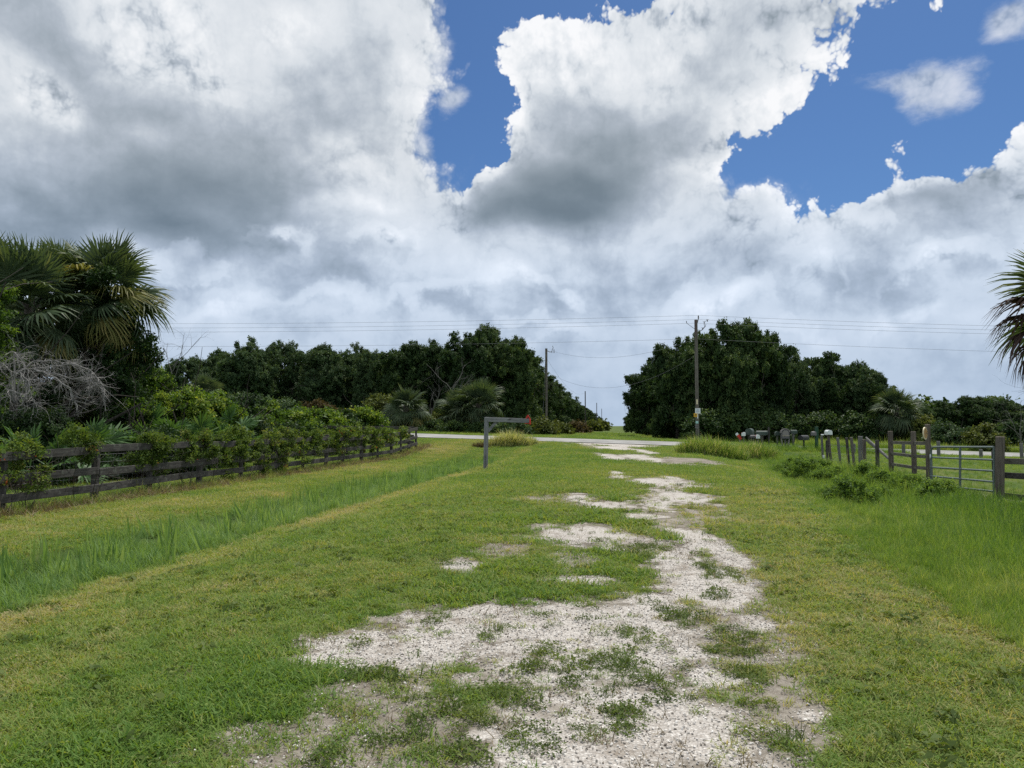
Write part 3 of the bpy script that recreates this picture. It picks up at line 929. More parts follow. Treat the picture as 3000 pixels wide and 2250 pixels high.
M_SHELL = shell_mat()
shell_c = bpy.data.collections.new('shell_bits')
for s in range(4):
    me = stone(s); me.materials.append(M_SHELL)
    shell_c.objects.link(bpy.data.objects.new('shell_bit', me))
X, Y, g = fan(120000, 2.6, 9.5, .55, .5, seed=79)
gm = gravel_m(X, Y); sm = soil_m(X, Y)
p = np.where(gm > -.02, np.where(Y < 6, .9, .55), np.where(sm > .0, .12 + .35 * (fbm(X * 2.2, Y * 2.2, 18, 3) > .52), 0)) * (mats_m(X, Y) < .1) * (np.abs(X - KL * Y + .2) < 3.6)
k = g.uniform(0, 1, len(X)) < p
scatter('shell_gravel', shell_c, 4, on3(X[k], Y[k], .007), .0045 + .007 * g.uniform(0, 1, k.sum()) ** 2.5, g.uniform(0, 1, k.sum()), 'loose crushed white shell scattered over the track', 'gravel', .5)

# ---- tall grass: ditch on the left, verge on the right, paddock behind the gate
ditch_p = protos('ditch_tuft', [blades(46, .16, .34, .0085, .45, 4, 1.0, .55, .05, 100 + s) for s in range(4)] + [blades(5, .10, .52, .05, .12, 3, .25, .3, 0, 120)], M_DITCH)
X, Y, g = fan(60000, 4, 38, .85, 2, seed=90)
u = X - KL * Y
w0 = -7.75 + .3 * (fbm(Y * .5, Y * 0, 8) - .5) * 2; w1 = -5.5 + .22 * (fbm(Y * .6, Y * 0 + 7, 9) - .5) * 2
ok = (u > w0 - .15 * (Y < 9)) & (u < w1) & (Y < 35.5 + g.normal(0, .5, len(Y)))
inn = np.clip(np.minimum(u - w0, w1 - u) / .8, 0, 1)
k = ok & (g.uniform(0, 1, len(X)) < np.clip(1.15 - Y / 60, .3, 1))
scatter('ditch_grass', ditch_p, 5, on3(X[k], Y[k]), (.62 + .33 * inn[k]) * g.uniform(.75, 1.25, k.sum()), np.clip(.38 + .5 * (fbm(X[k] * .6, Y[k] * .6, 33) - .5) + g.normal(0, .13, k.sum()), 0, 1),
        'rank bright green grass filling the ditch beside the board fence', 'grass', .15)
tall_p = protos('tall_tuft', [blades(44, .17, .40, .0062, .40, 4, .9, .6, .05, 140 + s) for s in range(5)] + [blades(8, .12, .62, .004, .3, 4, .5, .4, 0, 160)], M_TALL)
PT, SC, TV = [], [], []
for (y0, y1, n) in [(2.6, 10, 30000), (10, 22, 30000), (22, 47, 30000)]:
    X, Y, g = fan(n, y0, y1, .85, 2, seed=int(y0 * 7) + 200)
    u = X - KL * Y; v = Y + KL * X
    er = edge_right(Y) + .25 * (fbm(Y * .7, X * 0 + 3, 12) - .5) * 2
    top = np.where(Y < 12, 40, np.where(v > 45, 17, 8.0))
    ru = field(RUBBLE, X, Y, 1.1) + nz(X, Y, 2, 6, 81)
    k = (u > er) & (u < top) & (v < 48.4) & ((ru < -.1) | (g.uniform(0, 1, len(X)) < .08))
    hgt = .36 + .85 * sstep(0, 2.8, u - er) * (1 - .45 * sstep(22, 34, Y)) + .38 * sstep(45.2, 47.0, v) * sstep(11, 13, X) * sstep(23, 20, X)
    PT.append(on3(X[k], Y[k])); SC.append((hgt * g.uniform(.7, 1.25, len(X)) * (1 + .25 * (Y > 20)))[k])
    TV.append(np.clip(.36 + .9 * (fbm(X * .45, Y * .45, 43) - .5) + g.normal(0, .14, len(X)) - .22 * sstep(1.5, 4, u - er) * sstep(22, 12, Y), 0, 1)[k])
scatter('verge_grass', tall_p, 6, np.concatenate(PT), np.concatenate(SC), np.concatenate(TV), 'long soft green grass on the low ground to the right of the drive', 'grass', .14)
g = np.random.default_rng(303)
Yf = g.uniform(6, 42.5, 1700); Xf = FU_ + KL * Yf + g.normal(.02, .2, 1700)
scatter('fence_foot_grass', tall_p, 6, on3(Xf, Yf), g.uniform(.2, .85, 1700), np.clip(.62 + .5 * (fbm(Xf * .6, Yf * .6, 46) - .5) + g.normal(0, .18, 1700), 0, 1),
        'unmown straggly grass growing up through the foot of the board fence', 'grass', .22)
X, Y, g = fan(42000, 14, 48, .9, 3, seed=301)
u = X - KL * Y; v = Y + KL * X
k = (u > 8.0) & (v < 48.6)
scatter('paddock_grass', tall_p, 6, on3(X[k], Y[k]), .42 * g.uniform(.6, 1.3, k.sum()), np.clip(.5 + .7 * (fbm(X[k] * .35, Y[k] * .35, 44) - .5) + g.normal(0, .12, k.sum()), 0, 1),
        'yellow green rough grass in the paddock behind the metal gate', 'grass', .12)
X, Y, g = fan(26000, 55, 66, .9, 3, seed=302)
u = X - KL * Y; v = Y + KL * X
k = (v > 57.2) & (v < 63) & ((u > 14) | (u < -7))
scatter('roadside_grass', tall_p, 6, on3(X[k], Y[k]), np.where(u[k] > 14, 1.5, .55) * g.uniform(.6, 1.3, k.sum()), np.clip(.55 + .6 * (fbm(X[k] * .3, Y[k] * .3, 45) - .5) + g.normal(0, .15, k.sum()), 0, 1),
        'rough seeding grass on the far verge of the road', 'grass', .15)

# ------------------------------------------------------------------ weathered board fence on the left
def Lz(x, y): return float(gz(x, y))


fy = [4.9, 7.1, 9.2, 11.4, 13.6, 16.0, 17.9, 20.0, 22.2, 24.4, 26.5, 28.7, 30.4, 32.6, 34.8, 36.9, 38.6, 40.1, 41.4]
FU = -11.2
fence = thing('board_fence', 'long weathered black board fence with three rails beside the grassy ditch', 'fence', (FU + KL * 20, 20, Lz(FU + KL * 20, 20)))
FINV = Vector(fence.location)


def local(p, o): return Vector(p) - o


posts = []
for i, y in enumerate(fy):
    x = FU + KL * y + random.uniform(-.02, .02)
    posts.append(Vector((x, y, Lz(x, y))))
cor = posts[-1]
ret = [cor + Vector((-1.9 * k, .142 * 1.9 * k, 0)) for k in (1, 2, 3, 4)]
for r_ in ret: r_.z = Lz(r_.x, r_.y)
for i, p in enumerate(posts + ret):
    thick = .135 if i % 2 else .10
    h = 1.30 if i % 2 else 1.16
    lean = Vector((random.uniform(-.03, .03), random.uniform(-.04, .04), 0))
    b = BM(); b.bar(local(p + Vector((0, 0, -.2)), FINV), local(p + lean + Vector((0, 0, h)), FINV), thick, thick * .9, .012, .006)
    b.build('post', M_WOOD_POST, fence)
off = Vector((.085, -.01, 0))
for (zz, w) in ((1.13, .165), (.68, .16), (.335, .16)):
    k = 1
    while k < len(posts) - 1:
        k2_ = min(k + 2, len(posts) - 1)
        p0, p1 = posts[k], posts[k2_]
        a0 = p0 + off + Vector((random.uniform(-.012, .012), .006, zz + random.uniform(-.03, .03)))
        a1 = p1 + off + Vector((random.uniform(-.012, .012), -.006, zz + random.uniform(-.03, .03)))
        b = BM(); mid = (a0 + a1) / 2 + Vector((0, 0, random.uniform(-.035, .01)))
        if k % 4 == 1:
            b.bar(local(a0, FINV), local(a1, FINV), .03, w, .006, .005)
        else:
            b.bar(local(a0, FINV), local(mid, FINV), .03, w, .006, .004); b.bar(local(mid + Vector((.003, .004, 0)), FINV), local(a1, FINV), .031, w * .98, .006, .004)
        b.build('board', M_WOOD_FENCE, fence)
        k = k2_
    seq = [cor] + ret
    b = BM(); b.bar(local(seq[0] + Vector((-.09, -.09, zz + .02)), FINV), local(seq[2] + Vector((0, -.09, zz)), FINV), .03, w, .006, .004); b.build('board', M_WOOD_FENCE, fence)
    b = BM(); b.bar(local(seq[2] + Vector((-.01, -.09, zz)), FINV), local(seq[4] + Vector((0, -.09, zz)), FINV), .03, w, .006, .004); b.build('board', M_WOOD_FENCE, fence)
# wire netting stapled behind the boards
b = BM()
zb = lambda p, h: local(p + Vector((-.07, 0, h)), FINV)
for h in (.06, .16, .27, .40, .54, .70, .86, 1.02):
    b.tube([zb(p, h) for p in posts[1:]], .0022, 3, False)
for k in range(1, len(posts) - 1):
    n = int((posts[k + 1] - posts[k]).length / .16)
    for j in range(n):
        q_ = posts[k].lerp(posts[k + 1], j / n)
        b.tube([zb(q_, .04), zb(q_, 1.03)], .0018, 3, False)
b.build('wire_netting', M_WIRE, fence)

# ------------------------------------------------------------------ grey timber mailbox post with an arm
g0 = G(1425, 1377)
mp = thing('mailbox_post', 'grey timber post with a long arm and brace, no mailbox, red bracket at the tip', 'mailbox post', (g0.x, g0.y, Lz(g0.x, g0.y)))
mpp = g0.y / F
topz = P(1430, 1222, g0.y).z - mp.location.z
pw = .155
b = BM(); b.bar((-.035, 0, -.2), (0, 0, topz), pw, pw, .010, .004); b.build('post', M_WOOD_MAILZ, mp)
x0 = .0; x1 = (1558 - 1433) * mpp; bh = .158
zb0 = topz - bh / 2 - .004; zb1 = zb0 - .05
b = BM(); b.bar((x0, -.014, zb0), (x1, -.014, zb1), bh - .005, bh, .009, .003); b.build('arm', M_WOOD_MAILX, mp)
b = BM(); b.bar((.055, -.003, topz - .50), (.055 + .34, -.003, topz - .12), .095, .10, .007, .003); b.build('brace', M_WOOD_MAILX, mp)
for bx_, bz_ in ((.03, topz - .07), (.05, topz - .12), (.10, topz - .44), (.33, topz - .16)):
    bb = BM(); bb.tube([(bx_, -.10, bz_), (bx_, -.088, bz_)], .011, 8); bb.build('bolt', M_STEEL, mp)
rb = BM()
xe = x1 - .045
for s in (-1, 1):
    rb.bar((xe + s * .075, -.06, zb1 + .075), (xe, -.06, zb1 + .205), .02, .034, .003)
    rb.bar((xe + s * .04, -.045, zb1 + .08), (xe + .002, -.045, zb1 + .165), .012, .022, .002)
rb.bar((x1 + .004, -.05, zb1 - .10), (x1 + .004, -.05, zb1 + .07), .10, .018, .003)
rb.bar((x1 + .03, -.11, zb1 - .125), (x1 + .03, -.11, zb1 + .05), .05, .03, .003)
rb.bar((x1 - .16, -.03, zb1 - .088), (x1 + .06, -.03, zb1 - .095), .13, .016, .003)
rb.build('bracket', M_RED, mp)

# ------------------------------------------------------------------ utility poles and wires
def pole(px, Y, ytop, r0, r1, mat, label, arm=None, guy=False):
    base = onground(px, Y)
    o = thing('utility_pole', label, 'utility pole', base, 0, 'utility poles')
    h = P(px, ytop, Y).z - base.z
    b = BM(); b.tube([(0, 0, -.3), (0, 0, h * .5), (0, 0, h)], [r0, (r0 + r1) / 2, r1], 14); b.build('pole', mat, o, False)
    return o, base, h


pole1, pb1, ph1 = pole(2043, 60, 937, .145, .125, M_POLE, 'tall grey utility pole carrying signs, in front of the big oaks')
b = BM(); b.bar((-.06, -.13, ph1 - 1.25), (-.06, -.13, ph1 - .02), .10, .03, .003); b.build('cap_plate', M_CERAM, pole1)
b = BM(); b.tube([(.12, -.02, ph1 - .25), (.20, -.02, ph1 + .10)], .035, 6); b.tube([(.2, -.02, ph1 + .1), (.2, -.02, ph1 + .34)], [.06, .045], 8); b.build('top_insulator', M_GREYP, pole1)
b = BM(); b.tube([(.1, -.04, ph1 - 1.0), (.45, -.04, ph1 - .85), (.72, -.05, ph1 - .55)], .035, 6)
for (ix, iz) in ((.52, -.72), (.72, -.48), (.66, -.22), (.92, -.05)):
    b.tube([(ix, -.05, ph1 + iz - .10), (ix, -.05, ph1 + iz + .05)], [.05, .03], 8)
    b.tube([(ix - .12, -.05, ph1 + iz + .07), (ix + .12, -.05, ph1 + iz + .07)], .014, 5)
b.tube([(.72, -.05, ph1 - .5), (.66, -.05, ph1 - .2), (.92, -.05, ph1 - .02)], .012, 5)
b.build('bracket_arm', M_STEEL, pole1)
b = BM(); b.tube([(-.12, -.03, ph1 - .75), (-.75, -.03, ph1 - .28)], .018, 5); b.tube([(-.75, -.03, ph1 - .28), (-.78, -.03, ph1 - .1)], .03, 6); b.build('left_pin', M_STEEL, pole1)
b = BM()
for k in range(12): b.tube([(-.10, -.15, .3 + k * .05), (.05, -.15, .32 + k * .05)], .004, 4)
b.build('staples', M_STEEL, pole1)

pole2, pb2, ph2 = pole(1601, 82.8, 1021, .15, .13, M_POLE, 'shorter grey utility pole with a side bracket, left of the far grass lane')
b = BM(); b.tube([(.1, 0, ph2 - .25), (.4, 0, ph2 - .4), (.62, 0, ph2 - .35)], .04, 6)
b.tube([(.62, 0, ph2 - .5), (.66, 0, ph2 - .1), (.78, 0, ph2 + .05), (.70, 0, ph2 + .3)], .035, 6)
b.tube([(.86, 0, ph2 - .5), (.86, 0, ph2 - .1)], .045, 6); b.build('bracket_arm', M_STEEL, pole2)
far_poles = [pole(1715, 186, 1146, .15, .12, M_POLED, 'dark far pole beside the trees, first one down the grass lane'),
             pole(1748.5, 282, 1180, .15, .12, M_POLED, 'dark far pole, second one down the grass lane'),
             pole(1763, 378, 1197, .15, .12, M_POLED, 'smallest dark far pole where the grass lane narrows')]
w = thing('guy_wire', 'thin guy wire with a yellow sleeve slanting down beside the shorter pole', 'guy wire', onground(1589, 82.4))
gb = w.location
b = BM(); b.tube([Vector((0, 0, 0)), pb2 + Vector((-.1, -.1, ph2 - .7)) - gb], .014, 5); b.build('wire', M_WIRE, w)
b = BM(); b.tube([Vector((0, 0, .05)), (pb2 + Vector((-.1, -.1, ph2 - .7)) - gb) * .20], .045, 6); b.build('sleeve', M_YELLOW, w)


def wire(name, label, spans, r=.0085):
    """spans: list of (p0, p1, sag)"""
    o = None
    c = spans[0][0]
    b = BM()
    for p0, p1, sag in spans:
        pts = []
        for k in range(25):
            f = k / 24
            q_ = p0.lerp(p1, f); q_.z -= sag * 4 * f * (1 - f)
            pts.append(q_ - c)
        b.tube(pts, r, 5, False)
    o = link(name, b.mesh(name, M_WIRE)); o.location = c
    return tag(o, label, 'wire', 'overhead wires')


tp = lambda dx, dz: pb1 + Vector((dx, -.05, ph1 + dz))
Ldir = Vector((-95, 13.5, 0)); Rdir = Vector((78, -11, 0))
for dx, dz, lz, rz_, nm in ((.2, .36, 2.0, -2.1, 'topmost of the four wires running along the road'), (.0, .02, 1.9, -2.0, 'second wire from the top running along the road'),
                            (-.13, -.28, 1.75, -2.0, 'third wire from the top running along the road'), (.0, -1.55, 1.7, -2.3, 'lowest separate wire running along the road')):
    p = tp(dx, dz)
    wire('power_line', nm, [(p, p + Ldir + Vector((0, 0, lz)), .75), (p, p + Rdir + Vector((0, 0, rz_)), .85)])
t2 = pb2 + Vector((.86, 0, ph2 - .35))
wire('service_line', 'upper sagging wire strung between the two grey poles', [(t2, tp(-.1, -1.6), 1.05)], .009)
wire('service_line', 'lower sagging wire strung from the far pole line to the big pole', [(far_poles[0][1] + Vector((0, 0, far_poles[0][2] - .3)), pb2 + Vector((.1, 0, ph2 - 1.2)), 1.8), (pb2 + Vector((.12, 0, ph2 - 2.6)), tp(-.1, -2.9), 2.2)], .009)

# signs nailed to the big pole
PX1 = pb1


def signboard(name, label, px0, px1, py0, py1, mat, dy, marks=None, mm=None):
    a = P(px0, py0, 60 + dy); c = P(px1, py1, 60 + dy)
    o = thing(name, label, 'sign', ((a.x + c.x) / 2, 60 + dy, (a.z + c.z) / 2))
    w_, h_ = c.x - a.x, a.z - c.z
    b = BM(); b.cbox((0, 0, 0), w_, .012, h_, .003); b.build('panel', mat, o)
    if marks:
        b = BM()
        for (fx, fz, fw, fh) in marks:
            b.cbox((fx * w_, -.0085, fz * h_), fw * w_, .005, fh * h_)
        b.build('lettering', mm, o)
    return o


def words(rows):
    """rows of illegible small lettering: (z, height, total width, n words)"""
    out = []
    for z, h, wd, n in rows:
        x = -wd / 2; ww = wd / n
        for k in range(n):
            m_ = max(2, int(ww / .05))
            for j in range(m_):
                out.append((x + k * ww + (j + .5) * ww * .86 / m_, z, ww * .55 / m_, h * (1 if j % 2 else .75)))
    return out


signboard('notice_sign', 'white notice with blue lettering on the big utility pole', 2036.5, 2052, 1196, 1211.5, M_WHITE, -.19, words([(.34, .08, .72, 3), (.18, .05, .3, 1), (.02, .11, .56, 2), (-.2, .11, .7, 2)]), M_BLUE)
signboard('notice_sign', 'yellow square sign below the white notice on the big pole', 2032.5, 2043, 1211, 1221.5, M_YELLOW, -.23, [(0, .1, .5, .2), (-.05, -.2, .6, .14), (.15, .3, .3, .1)], M_INK)
signboard('marker_strip', 'narrow white vertical strip beside the yellow sign on the big pole', 2042.2, 2045.5, 1212, 1226, M_WHITE, -.17)
signboard('notice_sign', 'small teal and white sign low on the big pole', 2038, 2046, 1233.5, 1241, M_TEAL, -.18, words([(.2, .16, .7, 2), (-.15, .16, .6, 1)]), M_WHITE)
signboard('notice_sign', 'grey weathered number plate lowest on the big pole', 2036.5, 2045.5, 1243.5, 1248.5, M_GREYP, -.18)
signboard('marker_strip', 'cream metal strip highest on the big pole', 2040, 2044.5, 1170, 1184.5, M_CREAM, -.17)
signboard('notice_sign', 'dark arrow shaped plate under the grey plate on the big pole', 2036, 2046, 1250, 1254, M_GREYP, -.18, [(.15, -.9, .3, .9)], M_GREYP)


# ------------------------------------------------------------------ mailboxes
def arch(w_, h_, n=9):
    r = w_ / 2; s = h_ - r * .92
    return [(-r, 0), (-r, s)] + [(-r * math.cos(math.pi * k / n), s + r * .92 * math.sin(math.pi * k / n)) for k in range(1, n)] + [(r, s), (r, 0)]


def mailbox(px, Y, ytop, w_, h_, L_, mat, pmat, label, rz, pwid=.09, lean=0, flag=True, tilt=0):
    base = onground(px, Y); base.z = Lz(base.x, base.y)
    o = thing('mailbox', label, 'mailbox', base, 0, 'mailboxes along the road')
    H = P(px, ytop, Y).z - base.z
    zt = H - h_
    M = Matrix.Translation((lean, 0, zt)) @ Matrix.Rotation(rz, 4, 'Z') @ Matrix.Rotation(tilt, 4, 'Y')
    b = BM(); b.prism(arch(w_, h_), M, L_); bx = b.build('body', mat, o)
    for p in bx.data.polygons: p.use_smooth = False
    d = BM(); d.prism(arch(w_ * .94, h_ * .95), M @ Matrix.Translation((0, -L_ / 2 - .006, .008)), .014) ; dd = d.build('door', mat, bx)
    if flag:
        f = BM(); f.box(M @ Matrix.Translation((w_ / 2 + .012, -L_ * .25, h_ * .55)), .008, .03, .12); f.box(M @ Matrix.Translation((w_ / 2 + .0165, -L_ * .32, h_ * .8)), .008, .07, .05); f.build('flag', M_RED if mat is M_WHITE else M_STEEL, bx)
    b = BM(); b.bar((0, 0, -.15), (lean, 0, zt - .02), pwid, pwid * .95, .008, .004)
    b.build('post', pmat, o)
    b = BM(); b.box(M @ Matrix.Translation((0, 0, -.013)), w_ * .9, L_ * .8, .024); b.build('mount_board', pmat, o)
    return o


MY = 46.3
mailbox(2178, MY, 1266, .235, .235, .48, M_WHITE, M_WOOD_GREY, 'small white mailbox just right of the red and white tag, above the grass', R(160))
mailbox(2196, MY + .3, 1255, .42, .40, .62, M_GREENBOX, M_WOOD_POST, 'large dark arched mailbox between two small white mailboxes', R(150), .16)
mailbox(2207, MY - .4, 1274.5, .17, .14, .44, M_GREYP, M_WOOD_GREY, 'smallest pale grey mailbox low in the seeding grass', R(100), .06)
mailbox(2220, MY - .8, 1273, .225, .235, .48, M_WHITE, M_WOOD_GREY, 'white mailbox on a pale post, second white one from the utility pole', R(165))
mailbox(2231.5, MY - .6, 1262, .30, .26, .62, M_GREENBOX, M_WOOD_GRAIL, 'wide dark green mailbox on a thick grey post', R(55), .13)
mailbox(2276, MY - .2, 1264, .25, .24, .5, M_GREENBOX, M_WOOD_GREY, 'square grey mailbox left of the big taupe pedestal mailbox', R(170), .09)
mailbox(2323, MY - .6, 1259.5, .21, .22, .5, M_GREENBOX, M_WOOD_GREY, 'dark mailbox on a grey post right of the big taupe pedestal mailbox', R(115), .11)
mailbox(2354, MY - 1.4, 1275, .34, .28, .60, M_BLACK, M_BLACK, 'glossy black mailbox on a short black post', R(120), .085)
mailbox(2434, 28.6, 1259.5, .185, .185, .42, M_WHITE, M_WOOD_GATE, 'white mailbox on a leaning brown fence post, nearest of all', R(-8), .085, -.10, False)

# red and white tag leaning in the grass
tg = onground(2163, MY); o = thing('leaning_tag', 'tilted white and red board poking out of the grass left of the mailboxes', 'sign', tg)
Mt = Matrix.Translation((0, 0, P(2163, 1277, MY).z - tg.z)) @ Matrix.Rotation(R(-38), 4, 'Y')
b = BM(); b.box(Mt @ Matrix.Translation((0, 0, -.10)), .17, .03, .34, .01); b.build('panel', M_RED, o)
b = BM(); b.box(Mt @ Matrix.Translation((-.01, -.004, .13)), .18, .03, .16, .02); b.build('cap', M_WHITE, o)
b = BM(); b.bar((.12, .03, -.1), (.05, .03, P(2163, 1283, MY).z - tg.z), .05, .05); b.build('stake', M_WOOD_GREY, o)

# tall weathered post with a small box
b0 = onground(2252, MY - .5); o = thing('mailbox', 'small box on a tall pointed grey post, between the green and square mailboxes', 'mailbox', b0, 0, 'mailboxes along the road')
hh = P(2252, 1250, MY).z - b0.z
b = BM(); b.bar((0, 0, -.1), (0, 0, hh - .1), .10, .10, .01); b.tube([(0, 0, hh - .1), (0, 0, hh)], [.05, .035], 8); b.build('post', M_WOOD_POST, o)
b = BM(); b.prism(arch(.18, .2), Matrix.Translation((-.16, 0, hh - .45)) @ Matrix.Rotation(R(90), 4, 'Z'), .2); b.build('body', M_GREENBOX, o)

# big taupe pedestal mailbox
b0 = onground(2299.5, MY - .8); b0.z = Lz(b0.x, b0.y)
o = thing('pedestal_mailbox', 'big taupe plastic pedestal mailbox with an arched hood and open tapered stand', 'mailbox', b0, R(-12), 'mailboxes along the road')
hh = P(2299, 1256.5, MY - .8).z - b0.z
I4 = Matrix.Identity(4)
b = BM(); b.prism([(x, z) for x, z in arch(.47, .58)], Matrix.Translation((0, .02, hh - .60)), .46); body = b.build('body', M_DTAUPE, o)
hood = BM()
ap = arch(.50, .60, 14)
for k in range(1, len(ap) - 2):
    hood.bar((ap[k][0], -.25, hh - .60 + ap[k][1]), (ap[k][0], .27, hh - .60 + ap[k][1]), .045, .045)
hood.build('hood', M_TAUPE, o)
b = BM(); b.prism(arch(.36, .32), Matrix.Translation((0, -.225, hh - .40)), .03); b.build('door', M_TAUPE, body)
b = BM(); b.cbox((0, -.225, hh - .51), .40, .03, .15, .01); b.build('newspaper_slot', M_DTAUPE, body)
b = BM(); b.cbox((0, -.25, hh - .42), .42, .02, .018); b.build('ledge', M_CREAM, body)
for s in (-1, 1):
    b = BM(); b.bar((s * .225, 0, hh - .58), (s * .13, 0, .02), .06, .32, .008); b.build('leg', M_TAUPE, o)
b = BM(); b.bar((0, 0, -.1), (0, 0, hh - .58), .10, .10, .008); b.build('centre_post', M_GREYP, o)
b = BM(); b.cbox((0, 0, .10), .30, .36, .22, .02); b.build('base', M_TAUPE, o)

# green post with a grey box
b0 = onground(2391, 44.2); b0.z = Lz(b0.x, b0.y); o = thing('mailbox', 'thick dark green post with a grey box on its left side', 'mailbox', b0, 0, 'mailboxes along the road')
hh = P(2391, 1250, 44.2).z - b0.z
b = BM(); b.bar((0, 0, -.1), (.02, 0, hh), .16, .16, .01); b.build('post', M_DGREEN, o)
b = BM(); b.prism(arch(.22, .24), Matrix.Translation((-.17, -.02, hh - .52)) @ Matrix.Rotation(R(90), 4, 'Z'), .26); b.build('body', M_GREYP, o)


# ------------------------------------------------------------------ right-hand fence, gate and posts
def fencepost(px, ytop, wpx, mat, label, name='fence_post', lean=0, fu=8.0, Y=None):
    Y = Y or fu / ((px - 1500) / F - KL)
    base = onground(px, Y); base.z = Lz(base.x, base.y)
    h = P(px, ytop, Y).z - base.z
    w_ = wpx * Y / F
    o = thing(name, label, 'fence post', base, 0, 'posts of the paddock fence')
    b = BM(); b.bar((0, 0, -.2), (lean * Y / F, 0, h), w_, w_, .012, .006); b.build('post', mat, o)
    return o, base, h


fencepost(2410, 1278, 5.5, M_WOOD_GREY, 'thin grey post with a white sleeve, left of the nearest white mailbox', lean=-4)
for ch in list(bpy.data.objects):
    pass
o, bs, h = fencepost(2421, 1290, 6, M_WOOD_POST, 'short dark post right beside the post with a white sleeve')
q_ = onground(2409, 8.0 / ((2410 - 1500) / F - KL)); q_.z = Lz(q_.x, q_.y)
sl = thing('reflector_sleeve', 'white reflector sleeve on the thin grey fence post', 'reflector', (q_.x - .005, q_.y - .06, P(2409, 1338, q_.y).z))
b = BM(); b.cbox((0, 0, 0), .075, .02, .13, .006); b.build('plate', M_WHITE, sl)
b = BM(); b.cbox((-.03, -.01, .85), .11, .05, .05, .01); b.build('cap', M_WHITE, sl)
for px, yt, wp, mat, lab, ln in [
    (2463, 1282, 6.5, M_WOOD_GREY, 'grey post leaning left, first right of the nearest white mailbox', -10),
    (2487, 1282, 6.5, M_WOOD_POST, 'dark thin post leaning left, second right of the nearest white mailbox', -8),
    (2504, 1281, 6.5, M_WOOD_GRAIL, 'thin brown grey post leaning left, third right of the nearest white mailbox', -11),
    (2520, 1278, 11, M_WOOD_GREY, 'thick silver grey post of a close pair of posts', 0),
    (2531, 1287, 8, M_WOOD_GATE, 'brown post hard against the thick silver grey post', 0),
    (2568, 1289, 9, M_WOOD_POST, 'dark purple brown post standing alone past the slanting brace', 0)]:
    fencepost(px, yt, wp, mat, lab, lean=ln)
# rail section
ra = thing('rail_fence', 'three rail wooden fence of brown posts joining the metal gate', 'fence', onground(2640, 21))
RL = Vector(ra.location)
RPX = [(2608, 1263, 11), (2675, 1264, 11)]
rp = []
for px, yt, wp in RPX:
    Y = 8.0 / ((px - 1500) / F - KL)
    bs = onground(px, Y); bs.z = Lz(bs.x, bs.y); h = P(px, yt, Y).z - bs.z
    w_ = wp * Y / F
    b = BM(); b.bar(bs + Vector((0, 0, -.2)) - RL, bs + Vector((0, 0, h)) - RL, w_, w_, .012, .005); b.build('post', M_WOOD_GATE, ra)
    rp.append((px, Y))
rp.append((2716, 18.9))
for ys in ((1296, 1298, 1299), (1328, 1336, 1338), (1359, 1369, 1372), (1395, 1402, 1406)):
    for k in (0, 1):
        if ys[0] == 1395 and k == 0: continue
        p0 = P(rp[k][0], ys[k], rp[k][1] + .07); p1 = P(rp[k + 1][0], ys[k + 1], rp[k + 1][1] + .07)
        b = BM(); b.bar(p0 - RL, p1 - RL, .035, .085, .005, .003); b.build('rail', M_WOOD_GRAIL, ra)
br = thing('brace_pole', 'slanting grey brace poles between the paired posts and the rail fence', 'brace', P(2538, 1290, 24.5))
for d_ in (0, .09):
    b = BM(); b.tube([(0, 0, d_), P(2606, 1346, 21.95) - br.location + Vector((0, 0, d_ * .3))], .028, 6); b.build('pole', M_WOOD_GREY, br)
# strand wires through the leaning posts
fw = BM(); wc = Vector(onground(2500, 25))
pw_ = []
for px in (2421, 2463, 2487, 2504, 2531, 2568, 2608):
    Y = 8.0 / ((px - 1500) / F - KL); bs = onground(px, Y); bs.z = Lz(bs.x, bs.y); pw_.append(bs)
for h in (.35, .62, .9):
    fw.tube([p + Vector((0, -.05, h)) - wc for p in pw_], .004, 4, False)
o = link('strand_wire', fw.mesh('strand_wire', M_WIRE)); o.location = wc; tag(o, 'thin strand wires strung through the leaning paddock posts', 'wire')

# gate posts
GL, GR = (2716, 18.9), (2922, 16.1)
bl = onground(*GL); bl.z = Lz(bl.x, bl.y); br_ = onground(*GR); br_.z = Lz(br_.x, br_.y)
gp = thing('gate_post', 'dark brown gate post on the latch side with a steel channel', 'gate post', bl, 0, 'gate posts')
hl = P(2716, 1243, 18.9).z - bl.z
b = BM(); b.bar((0, 0, -.2), (.01, 0, hl), .095, .10, .012, .005); b.build('post', M_WOOD_GATE, gp)
b = BM(); b.tube([(.10, .05, 0), (.10, .05, P(2716, 1312, 18.9).z - bl.z), (.085, .05, P(2716, 1300, 18.9).z - bl.z)], [.035, .035, .02], 8); b.build('steel_channel', M_STEEL, gp)
b = BM()
for k in range(7): b.cbox((.05 + .012 * (k % 2), -.055, .62 - k * .035), .02, .014, .03, .003)
b.build('chain', M_STEEL, gp)
gp2 = thing('gate_post', 'thick weathered gate post on the hinge side, nearest post of all', 'gate post', br_, 0, 'gate posts')
hr = P(2928, 1279, 16.1).z - br_.z
b = BM(); b.bar((-.03, 0, -.2), (.055, 0, hr), .142, .142, .018, .01); b.build('post', M_WOOD_GATE, gp2)
b = BM(); b.bar((.15, .35, -.2), (.16, .35, hr - .32), .11, .11, .01, .006); b.build('back_post', M_WOOD_POST, gp2)

